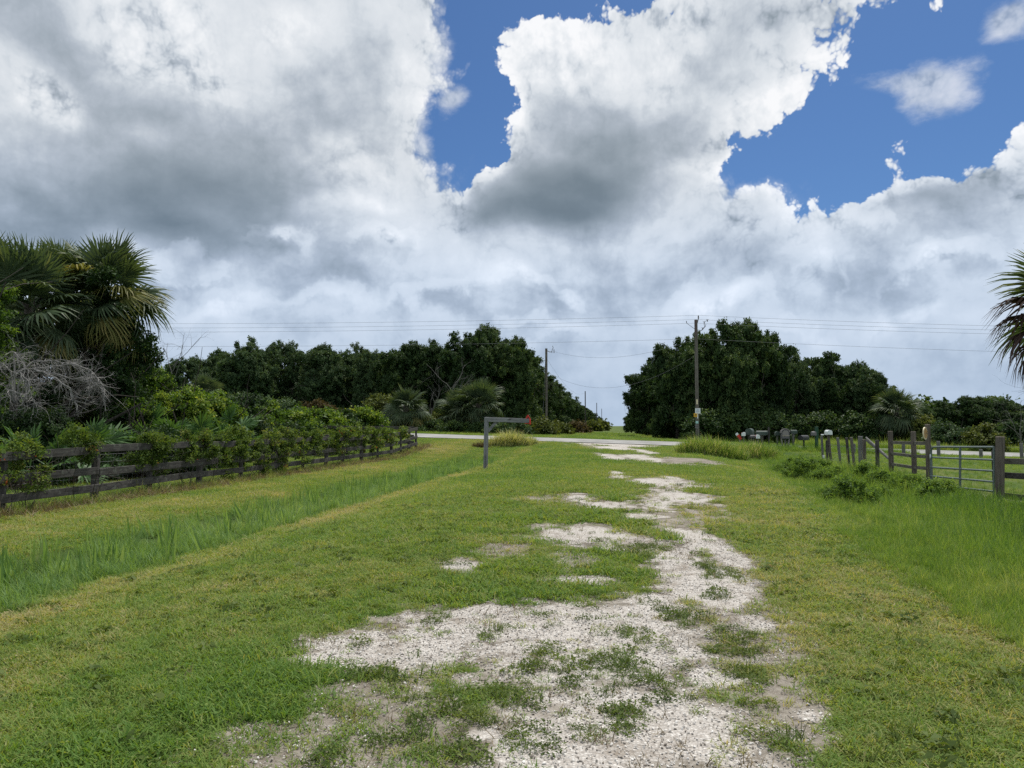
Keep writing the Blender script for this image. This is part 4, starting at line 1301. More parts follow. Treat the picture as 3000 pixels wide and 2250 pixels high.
# the gate
gt = thing('metal_gate', 'grey green tubular metal farm gate with six bars, shut', 'gate', (br_.x, br_.y, br_.z))
GT = Vector(gt.location)
gl = lambda y: P(2727, y, 18.75) - GT
gr = lambda y: P(2912, y, 16.2) - GT
yl = [1309.5, 1340, 1369, 1395, 1420, 1443]; yr = [1310, 1347.5, 1380, 1411.7, 1440, 1465.6]
b = BM(); ct = gl(1309.5); cb = gl(1443); dr_ = (gr(1310) - gl(1309.5)).normalized()
arc_pts = [cb] + [ct + Vector((0, 0, -.14))] + [ct + Vector((0, 0, -.14)) + dr_ * (.14 * (1 - math.cos(a_))) + Vector((0, 0, .14 * math.sin(a_))) for a_ in (.4, .8, 1.2, 1.57)] + [gr(1310)]
b.tube(arc_pts, .024, 8); b.tube([gr(1310) + Vector((0, 0, .02)), gr(1466)], .024, 8); b.tube([cb, gr(1465.6)], .024, 8); b.build('frame', M_GALV, gt)
for a_, c_ in list(zip(yl, yr))[1:5]:
    b = BM(); b.tube([gl(a_), gr(c_)], .022, 8); b.build('bar', M_GALV, gt)
b = BM(); f = .50; m0 = gl(1309.5).lerp(gr(1310), f); m1 = gl(1443).lerp(gr(1465.6), f); b.bar(m1 + Vector((0, 0, -.01)), m0, .035, .05, .004); b.build('upright', M_GALV, gt)
b = BM(); b.cbox(gl(1340) + Vector((-.03, -.03, .03)), .03, .012, .10, .004); b.build('tag_plate', M_WHITE, gt)
b = BM()
for y in (1330, 1450): b.tube([gr(y), gr(y) + Vector((.11, 0, 0))], .018, 6)
b.build('hinge', M_STEEL, gt)

# oval routed sign on the latch post
ov = thing('oval_sign', 'oval brown sign with a cream rim on the gate latch post', 'sign', P(2710, 1269.5, 18.75))
prof = [(.165 * math.cos(2 * math.pi * k / 28), .165 * math.sin(2 * math.pi * k / 28)) for k in range(28)]
Mo = Matrix.Rotation(R(46), 4, 'Z') @ Matrix.Diagonal((1, 1, .95, 1))
b = BM(); b.prism([(x, z) for x, z in prof], Mo, .025); b.build('panel', M_CREAM, ov)
b = BM(); b.prism([(x * .80, z * .84) for x, z in prof], Mo, .034); b.build('face', M_OVAL, ov)
ovp = BM(); ovp.bar((.03, 0, 0), (.075, .1, 0), .02, .03); ovp.build('bracket', M_STEEL, ov)

# rails on beyond the hinge post, running towards the viewer
rf = thing('rail_fence', 'dark two rail fence running on from the thick hinge post out of frame', 'fence', br_)
nx_ = br_ + Vector((2.1, -1.9, 0)); nx_.z = Lz(nx_.x, nx_.y)
n2_ = br_ + Vector((4.2, -3.8, 0)); n2_.z = Lz(n2_.x, n2_.y)
for z0, z1 in ((1.02, 1.02), (.72, .66), (.28, .10)):
    b = BM(); b.bar(Vector((.1, .28, z0)), nx_ - br_ + Vector((0, .1, z1)), .035, .13, .006, .004); b.build('rail', M_WOOD_GRAIL if z0 > .9 else M_WOOD_FENCE, rf)
    b = BM(); b.bar(nx_ - br_ + Vector((0.01, .09, z1)), n2_ - br_ + Vector((0, .1, z1)), .035, .13, .006, .004); b.build('rail', M_WOOD_FENCE, rf)
for q_ in (nx_, n2_):
    b = BM(); b.bar(q_ - br_ + Vector((0, 0, -.2)), q_ - br_ + Vector((0, 0, 1.2)), .12, .12, .01, .005); b.build('post', M_WOOD_GATE, rf)

# thin posts of the roadside wire fence
rw = []
for px, yt, Yp, lab in ((2645, 1300, 40.5, 'thin grey roadside post seen between the brown rail fence posts'), (2747, 1292, 39.5, 'thin roadside post seen through the far end of the gate'),
                        (2871, 1316, 38, 'thin roadside post seen through the near end of the gate'), (2990, 1298, 37, 'thin roadside post at the right edge beyond the hinge post'), (2500, 1300, 42, 'thin roadside post seen between the leaning fence posts')):
    o, bs, h = fencepost(px, yt, 7.5, M_WOOD_GREY, lab, 'roadside_post', Y=Yp); rw.append(bs)
    o['group'] = 'thin roadside posts'
b = BM(); rw = [rw[-1]] + rw[:-1]; c0 = rw[0]
for h in (.3, .6): b.tube([p + Vector((0, 0, h)) - c0 for p in rw], .004, 4, False)
o = link('roadside_wire', b.mesh('roadside_wire', M_WIRE)); o.location = c0; tag(o, 'two thin wires on the roadside paddock posts', 'wire')


# pale stone and rubble by the gate
def rock(name, label, loc, sx, sy, sz, seed, mat=M_ROCK, sub=3, cat='stone'):
    g = np.random.default_rng(seed)
    bm = bmesh.new(); bmesh.ops.create_icosphere(bm, subdivisions=sub, radius=1)
    ph = g.uniform(0, 6, 6)
    for v in bm.verts:
        c = v.co
        k = 1 + .10 * math.sin(2.3 * c.x + ph[0]) + .09 * math.sin(2.9 * c.y + ph[1]) + .07 * math.sin(4.1 * c.z + ph[2]) + .05 * math.sin(7 * c.x + 5 * c.y + ph[3])
        v.co = Vector((c.x * sx, c.y * sy, c.z * sz)) * k
    me = bpy.data.meshes.new(name); bm.to_mesh(me); bm.free()
    o = link(name, me, mat, None, True); o.location = loc; o.rotation_euler = (0, 0, g.uniform(0, 6))
    return tag(o, label, cat) if label else o


p = P(2704, 1418, 18.6); rock('boulder', 'rounded pale boulder at the foot of the latch post', (p.x, p.y, Lz(p.x, p.y) + .10), .17, .17, .16, 3)
for k, (px, py) in enumerate(((2630, 1478), (2655, 1474), (2672, 1482), (2690, 1476), (2708, 1484), (2643, 1486), (2682, 1490), (2660, 1480), (2700, 1471))):
    q_ = G(px, py); r_ = random.uniform(.035, .075)
    o = rock('stone', None, (q_.x, q_.y, Lz(q_.x, q_.y) + .02), r_, r_ * .8, r_ * .6, 20 + k, sub=2)
    tag(o, 'pale broken stone in the bare patch of rubble before the gate', 'stone', 'rubble stones before the gate')

# ------------------------------------------------------------------ foliage generators
def unit(g, n):
    v = g.normal(0, 1, (n, 3)); return v / np.linalg.norm(v, axis=1, keepdims=True)


def foliage(blobs, per_m2, size, g, up=.35, clump=.30, inner=.12, asp=.62, gap=.18):
    """leaves gathered in tufts over a set of overlapping ellipsoid blobs -> quads, tint"""
    VV, TT = [], []
    B = np.array(blobs, float)
    for b in B:
        c, r = b[:3], b[3:6]
        rm = r.mean()
        area = 4 * np.pi * rm ** 2
        nt = max(6, int(area / (clump * clump * 3.2)))
        d = unit(g, nt)
        d = d[g.uniform(0, 1, nt) < np.clip(.75 + .5 * d[:, 2], .3, 1)]
        d = d[g.uniform(0, 1, len(d)) > gap]
        if len(d) == 0: continue
        rad = g.uniform(.78, 1.16, len(d))
        tc = c + d * r * rad[:, None]
        m = max(4, int(per_m2 * clump * clump * 3.2))
        n = len(d) * m
        C = np.repeat(tc, m, 0) + g.normal(0, clump * .42, (n, 3)) * np.array([1, 1, .75])
        N = np.repeat(d, m, 0) * .8 + g.normal(0, .65, (n, 3)) + np.array([0, 0, up])
        VV.append(leaves(C, N, size * g.uniform(.6, 1.35, n), g, asp))
        TT.append(np.clip(np.repeat(g.normal(.42, .17, len(d)), m) + g.normal(0, .14, n), 0, 1))
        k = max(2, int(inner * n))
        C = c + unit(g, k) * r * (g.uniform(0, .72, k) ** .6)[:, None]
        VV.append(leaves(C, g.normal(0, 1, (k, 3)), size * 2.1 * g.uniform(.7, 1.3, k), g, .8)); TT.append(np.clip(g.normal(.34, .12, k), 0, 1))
    return np.concatenate(VV), np.concatenate(TT)


def limb(b, p, d, L, r, depth, g, wander=.25, drop=0.0, seg=5, kids=3, kl=.62, spread=.8, sides=6):
    pts = [p.copy()]; q = p.copy(); dd = d.normalized()
    for k in range(seg):
        dd = (dd + Vector(g.normal(0, wander, 3)) + Vector((0, 0, -drop))).normalized()
        q = q + dd * (L / seg); pts.append(q.copy())
    b.tube(pts, [r * (1 - .62 * k / seg) for k in range(seg + 1)], max(3, sides), False)
    if depth > 0:
        for j in range(kids):
            f = g.uniform(.35, 1.0); i = min(seg - 1, int(f * seg))
            base = pts[i].lerp(pts[i + 1], f * seg - i)
            nd = (dd * .6 + Vector(g.normal(0, spread, 3))).normalized()
            limb(b, base, nd, L * kl * g.uniform(.7, 1.2), r * (1 - .62 * f) * .62, depth - 1, g, wander, drop, max(3, seg - 1), kids, kl, spread, sides - 1)
    return pts


def oak_meshes(seed, mat, wide=1.0, ragged=.18, per=125, size=.19):
    """unit oak: 10 m tall, 4.5 m radius"""
    g = np.random.default_rng(seed)
    bl = []
    for k in range(36):
        d = unit(g, 1)[0]; rr = g.uniform(.25, 1) ** .5
        z = 5.6 + d[2] * rr * 3.6
        r = g.uniform(1.0, 1.85) * (1.1 if z < 6 else .9)
        bl.append((d[0] * rr * 3.3 * wide, d[1] * rr * 3.3 * wide, min(z, 9.2 - r * .4), r, r, r * .82))
    for k in range(12):
        a = k / 12 * 6.283 + g.uniform(-.2, .2); rr = g.uniform(2.3, 3.7) * wide; r = g.uniform(.9, 1.4)
        bl.append((rr * math.cos(a), rr * math.sin(a), g.uniform(.9, 2.6), r, r, r * .9))
    for k in range(20):
        d = unit(g, 1)[0]; d[2] = abs(d[2]) * 1.0 - .15; r = g.uniform(.35, .85)
        q_ = g.uniform(.95, 1.2)
        bl.append((d[0] * 4.3 * q_ * wide, d[1] * 4.3 * q_ * wide, 5.7 + d[2] * 3.75 * q_, r, r, r * .8))
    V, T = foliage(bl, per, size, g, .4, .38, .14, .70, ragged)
    crown = qmesh('crown', V, T, mat)
    b = BM()
    for k in range(4):
        a = g.uniform(0, 6.283)
        if k == 0: b.tube([(0, 0, -.3), (.1, 0, 1.5), (.05, .1, 4)], [.38, .3, .22], 8, False)
        limb(b, Vector((.05, 0, 1.5 + k * .5)), Vector((math.cos(a), math.sin(a), .9)), 4.6, .17, 2, g, .22, 0, 5, 3)
    return crown, b.mesh('trunk', M_BARK)


OAKS = {'oak': [oak_meshes(1000 + s, M_OAK) for s in range(4)], 'dust': [oak_meshes(1100 + s, M_OAK2, 1.05, .22) for s in range(3)], 'lane': [oak_meshes(1200 + s, M_LANE, .95) for s in range(3)]}
ocount = [0]


def oak(px, ytop, hw, Y, kind, label, group=None, base=None):
    b0 = base if base is not None else onground(px, Y)
    o = thing('oak_tree', label, 'tree', b0, random.uniform(0, 6.28), group)
    cm, tm = OAKS[kind][ocount[0] % len(OAKS[kind])]; ocount[0] += 1
    link('crown', cm, None, o); link('trunk', tm, None, o)
    h = P(px, ytop, Y).z - b0.z
    s = hw * Y / F / 4.3
    o.scale = (s, s, h / 10.0)
    return o


ORD = ['first', 'second', 'third', 'fourth', 'fifth', 'sixth', 'seventh', 'eighth', 'ninth', 'tenth', 'eleventh', 'twelfth', 'thirteenth']
oak(395, 1006, 62, 47, 'oak', 'dark gappy oak standing alone behind the cabbage palms and vine thicket')
for k, (px, yt, hw, Y) in enumerate([(545, 1050, 78, 86), (640, 1018, 78, 90), (735, 993, 90, 86), (835, 1000, 80, 90), (945, 1001, 88, 87), (1030, 1006, 70, 91), (1095, 1026, 66, 86)]):
    oak(px, yt, hw, Y, 'dust', f'dusty green oak beyond the road, {ORD[k]} one right of the thin leafless treetop', 'dusty oaks beyond the road')
for k, (px, yt, hw, Y) in enumerate([(1185, 1000, 80, 84), (1265, 983, 78, 86), (1362, 966, 82, 82), (1432, 950, 84, 86), (1503, 984, 74, 84)]):
    oak(px, yt, hw, Y, 'oak', 'dark oak behind the roadside palms, ' + ['lowest and farthest left of that clump', 'left of the bare grey tree', 'right behind the bare grey tree', 'tallest and roundest of that clump', 'nearest to the shorter utility pole'][k], 'tall dark oaks left of the grass lane')
for k, Y in enumerate([95, 110, 128, 150, 178, 215, 262, 325, 410]):
    u = -13.6
    x = u + KL * Y; b0 = Vector((x, Y, hzf(x, Y)))
    px = 1500 + x / Y * F
    hh = [11.6, 11.2, 10.6, 10, 9.4, 9, 8.6, 8.6, 9][k]
    o = oak(px, 1100, 4.4 * F / Y, Y, 'lane', f'oak in the wall left of the grass lane, {ORD[k]} from the road', 'trees lining the left of the lane', b0)
    o.scale.z = hh / 10
for k, Y in enumerate([98, 124, 160, 215, 300, 410]):
    u = 7.4 + .4 * math.sin(k * 2)
    x = u + KL * Y; b0 = Vector((x, Y, hzf(x, Y)))
    o = oak(1500 + x / Y * F, 1100, 4.3 * F / Y, Y, 'lane', f'oak in the row right of the grass lane, {ORD[k]} beyond the big oaks', 'trees lining the right of the lane', b0)
    o.scale.z = [9.5, 9, 9, 8.6, 8.6, 9][k] / 10
for k, (px, yt, hw, Y, ds) in enumerate([(1900, 1066, 64, 100, 'low outer oak of the big clump, leaning towards the grass lane'), (1985, 976, 80, 74, 'second oak of the big clump, just left of the big utility pole'),
                                         (2062, 958, 92, 72, 'oak right behind the big utility pole'), (2166, 931, 96, 70, 'tallest broad oak right of the big utility pole'), (2250, 968, 80, 72, 'right outer oak of the big clump above the small mailboxes')]):
    oak(px, yt, hw, Y, 'oak', ds, 'big dark oaks behind the utility pole')
for k, (px, yt, hw, Y, ds) in enumerate([(2335, 1024, 74, 76, 'oak filling the dip right of the big clump'), (2422, 1027, 90, 77, 'broad domed oak above the big taupe mailbox and green post'), (2512, 1052, 84, 76, 'rounded oak above the nearest white mailbox'), (2566, 1100, 54, 74, 'small outer oak left of the cabbage palm across the road')]):
    oak(px, yt, hw, Y, 'oak' if k % 2 else 'dust', ds, 'domed oaks above the mailboxes')
for k, (px, yt, hw, Y, ds) in enumerate([(2690, 1190, 48, 82, 'low dusty oak just right of the cabbage palm across the road'), (2768, 1173, 52, 84, 'low dark oak above the far end of the gate'), (2846, 1158, 62, 84, 'highest of the low oaks above the gate'),
                                         (2932, 1174, 62, 84, 'low oak above the thick hinge post'), (3005, 1182, 62, 82, 'low oak cut by the right edge of the view')]):
    oak(px, yt, hw, Y, 'dust' if k == 0 else 'oak', ds, 'low oaks beyond the paddock')

# distant woods closing the gaps
g = np.random.default_rng(77)
bl = []
for k in range(230):
    Y = g.uniform(120, 180)
    X = g.uniform(-150, -14 + KL * Y - 6) if k % 2 else g.uniform(13 + KL * Y, 170)
    r = g.uniform(2.6, 4.6)
    bl.append((X, Y, hzf(X, Y) + g.uniform(1, 5.2), r, r, r * .85))
V, T = foliage(bl, 5, 1.0, g, .4, 1.3, .16)
tag(link('far_woods', qmesh('far_woods', V, T, M_LANE)), 'distant woods closing the view behind the oak rows', 'woods', kind='stuff')


# ------------------------------------------------------------------ shrubs and vine thickets, each its own mesh
def shrub_mesh(name, W, D, H, seed, mat, size=.09, per=170, clump=.22, gap=.15, low=True, nb=None):
    g = np.random.default_rng(seed)
    bl = []
    n = nb or int(10 + 3.0 * W * H)
    for k in range(n):
        a = g.uniform(0, 6.283); rr = g.uniform(0, 1) ** .5
        r = g.uniform(.17, .34) * min(H, W * 1.2)
        z = (H * (1 - rr ** 2.6) ** .5 - r * .75) * (g.uniform(.25, 1) ** .45)
        bl.append((math.cos(a) * rr * (W - r * .7), math.sin(a) * rr * (D - r * .5), max(z, r * .6), r * 1.15, r * 1.15, r * .8))
    V, T = foliage(bl, per, size, g, .4, clump, .08, .66, gap)
    return qmesh(name, V, T, mat)


def shrub(px, ytop, hw, Y, mat, label, name='shrub', cat='shrub', size=None, group=None, depth=.8, seed=None, per=None, gap=.15, stems=True, clump=None):
    b0 = onground(px, Y); b0.z = Lz(b0.x, b0.y) - .05
    H = P(px, ytop, Y).z - b0.z; W = hw * Y / F
    size = size or max(.07, Y * .0034)
    per = per or 3.3 / (size * size)
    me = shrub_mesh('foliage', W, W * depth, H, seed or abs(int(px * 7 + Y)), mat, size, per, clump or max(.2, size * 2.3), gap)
    if stems:
        o = thing(name, label, cat, b0, 0, group)
        link('foliage', me, None, o)
        b = BM(); g = np.random.default_rng(abs(int(px + 5)))
        for k in range(4):
            a = g.uniform(0, 6.28)
            limb(b, Vector((g.uniform(-.3, .3) * W, g.uniform(-.3, .3) * W * depth, 0)), Vector((math.cos(a) * .5, math.sin(a) * .5, 1)), H * .8, .03 + .012 * H, 1, g, .2, 0, 4, 3)
        link('stem', b.mesh('stem', M_BARK), None, o)
    else:
        o = link(name, me); o.location = b0; tag(o, label, cat, group)
    return o


# left thicket behind the board fence
shrub(-20, 770, 105, 22.2, M_VINE, 'tall bush draped in bright vine at the left edge of the view', seed=1)
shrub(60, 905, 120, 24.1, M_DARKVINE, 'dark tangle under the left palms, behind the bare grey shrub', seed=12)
shrub(250, 1012, 110, 26.7, M_OLIVE, 'olive green bush rising behind the bare grey shrub', size=.08)
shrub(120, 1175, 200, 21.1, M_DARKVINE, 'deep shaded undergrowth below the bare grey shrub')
shrub(345, 1055, 90, 29.8, M_DARKVINE, 'dark bush at the foot of the tall cabbage palm')
shrub(440, 1050, 80, 31.8, M_VINE, 'upright vine covered bush between the palm and the leafy mound')
shrub(400, 1128, 100, 26.0, M_VINE, 'bright green leafy mound right of the bare grey shrub')
shrub(530, 1108, 115, 28.6, M_VINE, 'largest bright vine mound above the saw palmettos')
shrub(640, 1140, 85, 31.8, M_VINE, 'rounded vine mound sloping down on the right of the thicket')
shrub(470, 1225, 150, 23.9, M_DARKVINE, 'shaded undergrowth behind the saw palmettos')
shrub(745, 1195, 95, 38.0, M_VINE, 'low vine bank right of the big mounds, behind the fence')
shrub(755, 1232, 45, 37.0, M_OLIVE, 'feathery grey green bush just behind the vine covered rails')
shrub(860, 1205, 95, 41.0, M_VINE, 'low vine bank in the middle behind the fence')
shrub(965, 1200, 90, 43.5, M_VINE, 'low vine bank near the far end of the fence')
shrub(1065, 1183, 88, 46.0, M_VINE, 'round leafy bush at the far corner of the board fence')
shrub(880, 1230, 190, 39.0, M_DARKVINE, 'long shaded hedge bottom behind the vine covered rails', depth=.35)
for k, (px, yt, hw, Y, mt) in enumerate([(352, 1085, 105, 29, M_DARKVINE), (470, 1070, 115, 31, M_VINE), (590, 1098, 120, 32, M_VINE), (690, 1142, 105, 34, M_DARKVINE), (790, 1172, 100, 42, M_VINE), (905, 1186, 105, 44, M_VINE), (1000, 1190, 95, 45, M_DARKVINE)]):
    shrub(px, yt, hw, Y, mt, f'leafy bush in the back of the thicket, {ORD[k]} one right of the tallest palm', group='bushes filling the back of the thicket')
# beyond the road, left
shrub(930, 1172, 95, 66, M_BROWN, 'brown leaved thicket in front of the dusty oaks')
shrub(700, 1150, 120, 62, M_OAK2, 'grey green bush in front of the dusty oaks at the left')
shrub(820, 1165, 90, 64, M_OAK2, 'grey green bush left of the brown thicket')
shrub(1105, 1152, 70, 68, M_OLIVE, 'olive bush left of the smaller roadside palm')
shrub(1255, 1195, 70, 66, M_OLIVE, 'olive bush between the two roadside palms')
for k, (px, yt, hw, Y, mt) in enumerate([(1265, 1232, 60, 63.5, M_LANE), (1345, 1238, 62, 63, M_LANE), (1425, 1238, 58, 63, M_LANE), (1500, 1232, 58, 63.5, M_LANE), (1578, 1226, 50, 74, M_OLIVE), (1640, 1234, 42, 92, M_OLIVE), (1690, 1238, 32, 122, M_BROWN), (1736, 1238, 20, 205, M_OLIVE), (1764, 1240, 13, 270, M_OLIVE)]):
    shrub(px, yt, hw, Y, mt, f'low bush on the far road edge, {ORD[k]} from the left towards the lane', group='low bushes on the far side of the road', depth=.7)
# beyond the road, right
for k, (px, yt, hw, Y, mt) in enumerate([(1905, 1240, 26, 120, M_LANE), (1985, 1242, 42, 76, M_LANE), (2070, 1200, 75, 66, M_OAK), (2160, 1215, 70, 66, M_OAK), (2250, 1195, 75, 67, M_LANE), (2340, 1210, 70, 68, M_OAK), (2420, 1200, 70, 68, M_OAK), (2520, 1205, 70, 67, M_OAK), (2595, 1215, 50, 66, M_LANE)]):
    shrub(px, yt, hw, Y, mt, f'dark bush below the big oaks, {ORD[k]} from the grass lane', group='understorey bushes below the right oaks', depth=.6)
shrub(2705, 1218, 55, 64, M_OLIVE, 'olive bush right of the cabbage palm across the road')
shrub(2790, 1228, 78, 58, M_OAK2, 'broad grey green bush beyond the far end of the gate')
shrub(2880, 1245, 62, 56, M_OLIVE, 'pale olive bush beyond the near end of the gate')
shrub(2965, 1232, 62, 60, M_LANE, 'dark bush behind the thick hinge post')
shrub(3060, 1225, 70, 58, M_LANE, 'bush at the right edge beyond the paddock')

# vines smothering the fence rails
for k, (pa, pb, za, zb_, thick, dens, lab) in enumerate([
    (-60, 135, .55, 1.38, .26, 1.0, 'vine hanging over the top rail at the left edge'), (205, 262, .75, 1.40, .18, 0.6, 'small reddish vine tuft on the top rail beside a post'),
    (395, 470, .60, 1.22, .22, 0.8, 'narrow vine hanging from the top rail left of the red leaves'), (455, 600, .45, 1.34, .28, 0.8, 'reddish vine patch over the middle of the rails'),
    (560, 690, .55, 1.42, .32, 1.0, 'leafy vine over the top two rails below the palmettos'), (665, 830, .18, 1.40, .38, 1.5, 'heavy dark vine burying all three rails'),
    (800, 905, .42, 1.36, .36, 1.3, 'vine burying the top rails past the heavy dark vine'), (925, 1005, .85, 1.32, .30, 0.8, 'thin vine along the top rail'),
    (985, 1105, .40, 1.42, .42, 1.3, 'dense vine clump near the far end of the fence'), (1095, 1182, .78, 1.36, .34, 0.9, 'last vine before the bare end panel of the fence')]):
    ya = -FU / (KL - (pa - 1500) / F); yb = -FU / (KL - (pb - 1500) / F)
    n = int(8 + dens * 8 * (yb - ya)); ya, yb = (ya, yb) if k < 3 else (ya - .5, yb + .5); g = np.random.default_rng(400 + k)
    c0 = Vector((FU + KL * ya, ya, Lz(FU + KL * ya, ya)))
    bl = []
    for j in range(n):
        y = ya + (yb - ya) * g.uniform(0, 1); z = za + (zb_ - za) * g.uniform(0, 1) ** .7
        r = g.uniform(.05, .20)
        bl.append((FU + KL * y + .05 + g.normal(0, thick * .3) - c0.x, y - c0.y, min(z, zb_ - r * .5) + (.16 * g.uniform(0, 1) ** 3 if z > zb_ - .25 else 0) + .10 * math.sin(y * 2.1 + k), r, r * 1.3, r))
    s = max(.05, .0026 * (ya + yb) / 2)
    V, T = foliage(bl, 2.6 / (s * s), s, g, .3, .14, .05, .6, .2)
    b = BM()
    for j in range(5):
        y = ya + (yb - ya) * g.uniform(0, 1)
        limb(b, Vector((FU + KL * y + .1 - c0.x, y - c0.y, 0)), Vector((g.normal(0, .1), g.normal(0, .5), 1)), zb_ * 1.1, .010, 1, g, .3, 0, 6, 4, .6, .8, 4)
    o = thing('fence_vine', lab, 'vine', c0, 0, 'vines on the board fence')
    link('foliage', qmesh('foliage', V, T, M_FVINE), None, o); link('stem', b.mesh('stem', M_BARK), None, o)


# ------------------------------------------------------------------ palms
def fan_leaf(seed, L=.95, pet=.9, nseg=34, spread=118, droop=.25, fold=.25, tip=.18, mat=None, jag=.12, wmul=1.0, collapse=0.0, rach=.25):
    g = np.random.default_rng(seed)
    Q, T = [], []
    da = R(spread) * 2 / nseg
    for k in range(nseg):
        a = -R(spread) + da * (k + .5) + g.normal(0, da * .12)
        Ls = L * (.72 + .28 * math.cos(a * .55)) * (1 - jag * g.uniform(0, 1))
        hub = np.array([0, pet + rach * L * max(0, math.cos(a)) * .9, 0])
        dv = np.array([math.sin(a), math.cos(a), 0]); sv_ = np.array([math.cos(a), -math.sin(a), 0])
        rows = []
        tt = g.uniform(.4, 1.6)
        for f in (.02, .30, .55, .8, 1.0):
            r = f * Ls
            z = fold * abs(math.sin(a)) * r * .5 - droop * (r ** 2) / L - tip * tt * max(0, f - .5) ** 2 * 4 * Ls - collapse * r
            hw_ = {0.02: .25, .30: 1.0, .55: .85, .8: .5, 1.0: .06}[f] * .30 * L * da * .62 * wmul
            shrink = 1 - .45 * collapse * f
            c = hub + dv * r * shrink + np.array([0, 0, z]) + (g.normal(0, .012, 3) if f > .4 else 0)
            tw = np.array([0, 0, (.35 if k % 2 else -.35) * hw_])
            rows.append((c - sv_ * hw_ - tw, c + sv_ * hw_ + tw))
        tv = np.clip(g.normal(.42, .16), 0, 1)
        for m_ in range(4):
            Q.append([rows[m_][0], rows[m_][1], rows[m_ + 1][1], rows[m_ + 1][0]]); T.append(np.clip(tv + (.12 if m_ == 3 else 0), 0, 1))
    n = 6
    for m_ in range(n):
        y0, y1 = pet * m_ / n, pet * (m_ + 1) / n + (rach * L if m_ == n - 1 else 0)
        w0, w1 = .028 - .012 * m_ / n, .028 - .012 * (m_ + 1) / n
        z0, z1 = .0, .0
        for (s0, s1) in (((-1, .0), (0, .6)), ((0, .6), (1, .0))):
            Q.append([[s0[0] * w0, y0, s0[1] * w0], [s1[0] * w0, y0, s1[1] * w0], [s1[0] * w1, y1, s1[1] * w1], [s0[0] * w1, y1, s0[1] * w1]]); T.append(.55)
    return qmesh('frond', np.array(Q), np.array(T), mat)


FR = {'up': [fan_leaf(1 + s, 1.0, .72, 34, 98, .06, .45, .05, M_PALM, .14, 1.7, 0, .22) for s in range(2)],
      'mid': [fan_leaf(11 + s, 1.02, .80, 36, 120, .19, .28, .20, M_PALM, .14, 1.6, 0, .22) for s in range(3)],
      'low': [fan_leaf(21 + s, .98, .85, 34, 118, .30, .12, .42, M_PALM, .14, 1.55, 0, .22) for s in range(2)],
      'yel': [fan_leaf(31 + s, .92, .85, 30, 108, .30, .05, .45, M_PALMY, .2, 1.6, 0, .2) for s in range(2)],
      'dead': [fan_leaf(41 + s, .85, .80, 24, 66, .35, .3, .7, M_PALMD, .35, 1.8, .5) for s in range(2)],
      'deadk': [fan_leaf(51 + s, .95, .9, 26, 72, .18, .25, .35, M_PALMDK, .35, 1.6, .25) for s in range(2)]}


def frond(o, kind, az, el, s, at, roll=0.0, name='frond'):
    me = FR[kind][random.randrange(len(FR[kind]))]
    f = link(name, me, None, o)
    f.matrix_local = Matrix.Translation(at) @ Matrix.Rotation(az, 4, 'Z') @ Matrix.Rotation(el, 4, 'X') @ Matrix.Rotation(roll, 4, 'Y') @ Matrix.Scale(s, 4)
    return f


def palm(px, yc, Y, s, label, nf=34, ny=5, nd=7, seed=0, lean=0, deadkind='dead', minel=-38, trunk_r=.17, base=None):
    rnd = random.Random(seed)
    b0 = onground(px, Y); b0.z = Lz(b0.x, b0.y)
    h = P(px, yc, Y).z - b0.z
    o = thing('cabbage_palm', label, 'palm tree', b0, 0, 'cabbage palms')
    b = BM(); g = np.random.default_rng(seed)
    pts = [(lean * f, 0, -.2 + (h + .2) * f) for f in (0, .3, .6, .85, 1)]
    b.tube(pts, [trunk_r * 1.2, trunk_r, trunk_r, trunk_r * 1.15, trunk_r * .8], 10)
    for k in range(26):       # old leaf boots
        a = k * 2.4; z = h * .55 + (h * .43) * k / 26
        c = Vector((math.cos(a), math.sin(a), 0))
        b.bar(c * trunk_r * .8 + Vector((lean * z / h, 0, z)), c * (trunk_r + .10 * s) + Vector((lean * z / h, 0, z + .20 * s)), .07 * s, .03)
    b.build('trunk', M_PALMBARK, o)
    top = Vector((lean, 0, h - .15 * s))
    for k in range(nf):
        f = (k + .5) / nf
        el = R(84 - (84 - minel) * f ** .9 + rnd.uniform(-9, 9))
        az = k * 2.39996 + rnd.uniform(-.2, .2)
        kind = 'up' if f < .25 else ('mid' if f < .68 else 'low')
        if f > .4 and ny > 5 and rnd.random() < .3: kind = 'yel'
        fr_ = frond(o, kind, az, el, s * rnd.uniform(.85, 1.1), top + Vector((0, 0, -.35 * s * f)), rnd.uniform(-.75, .75))
    for k in range(ny):
        fr_ = frond(o, 'yel', k * 2.39996 * 1.3 + rnd.uniform(0, 1) + .6, R(rnd.uniform(-55, -20)), s * rnd.uniform(.85, 1.05), top + Vector((0, 0, -.42 * s)), rnd.uniform(-.4, .4)); fr_['label'] = 'yellowing frond'
    for k in range(nd):
        fr_ = frond(o, deadkind, k * 2.39996 + rnd.uniform(0, .6), R(rnd.uniform(-86, -60)), s * rnd.uniform(.8, 1.0), top + Vector((0, 0, -.5 * s)), rnd.uniform(-.3, .3)); fr_['label'] = 'dead brown hanging frond'
    return o


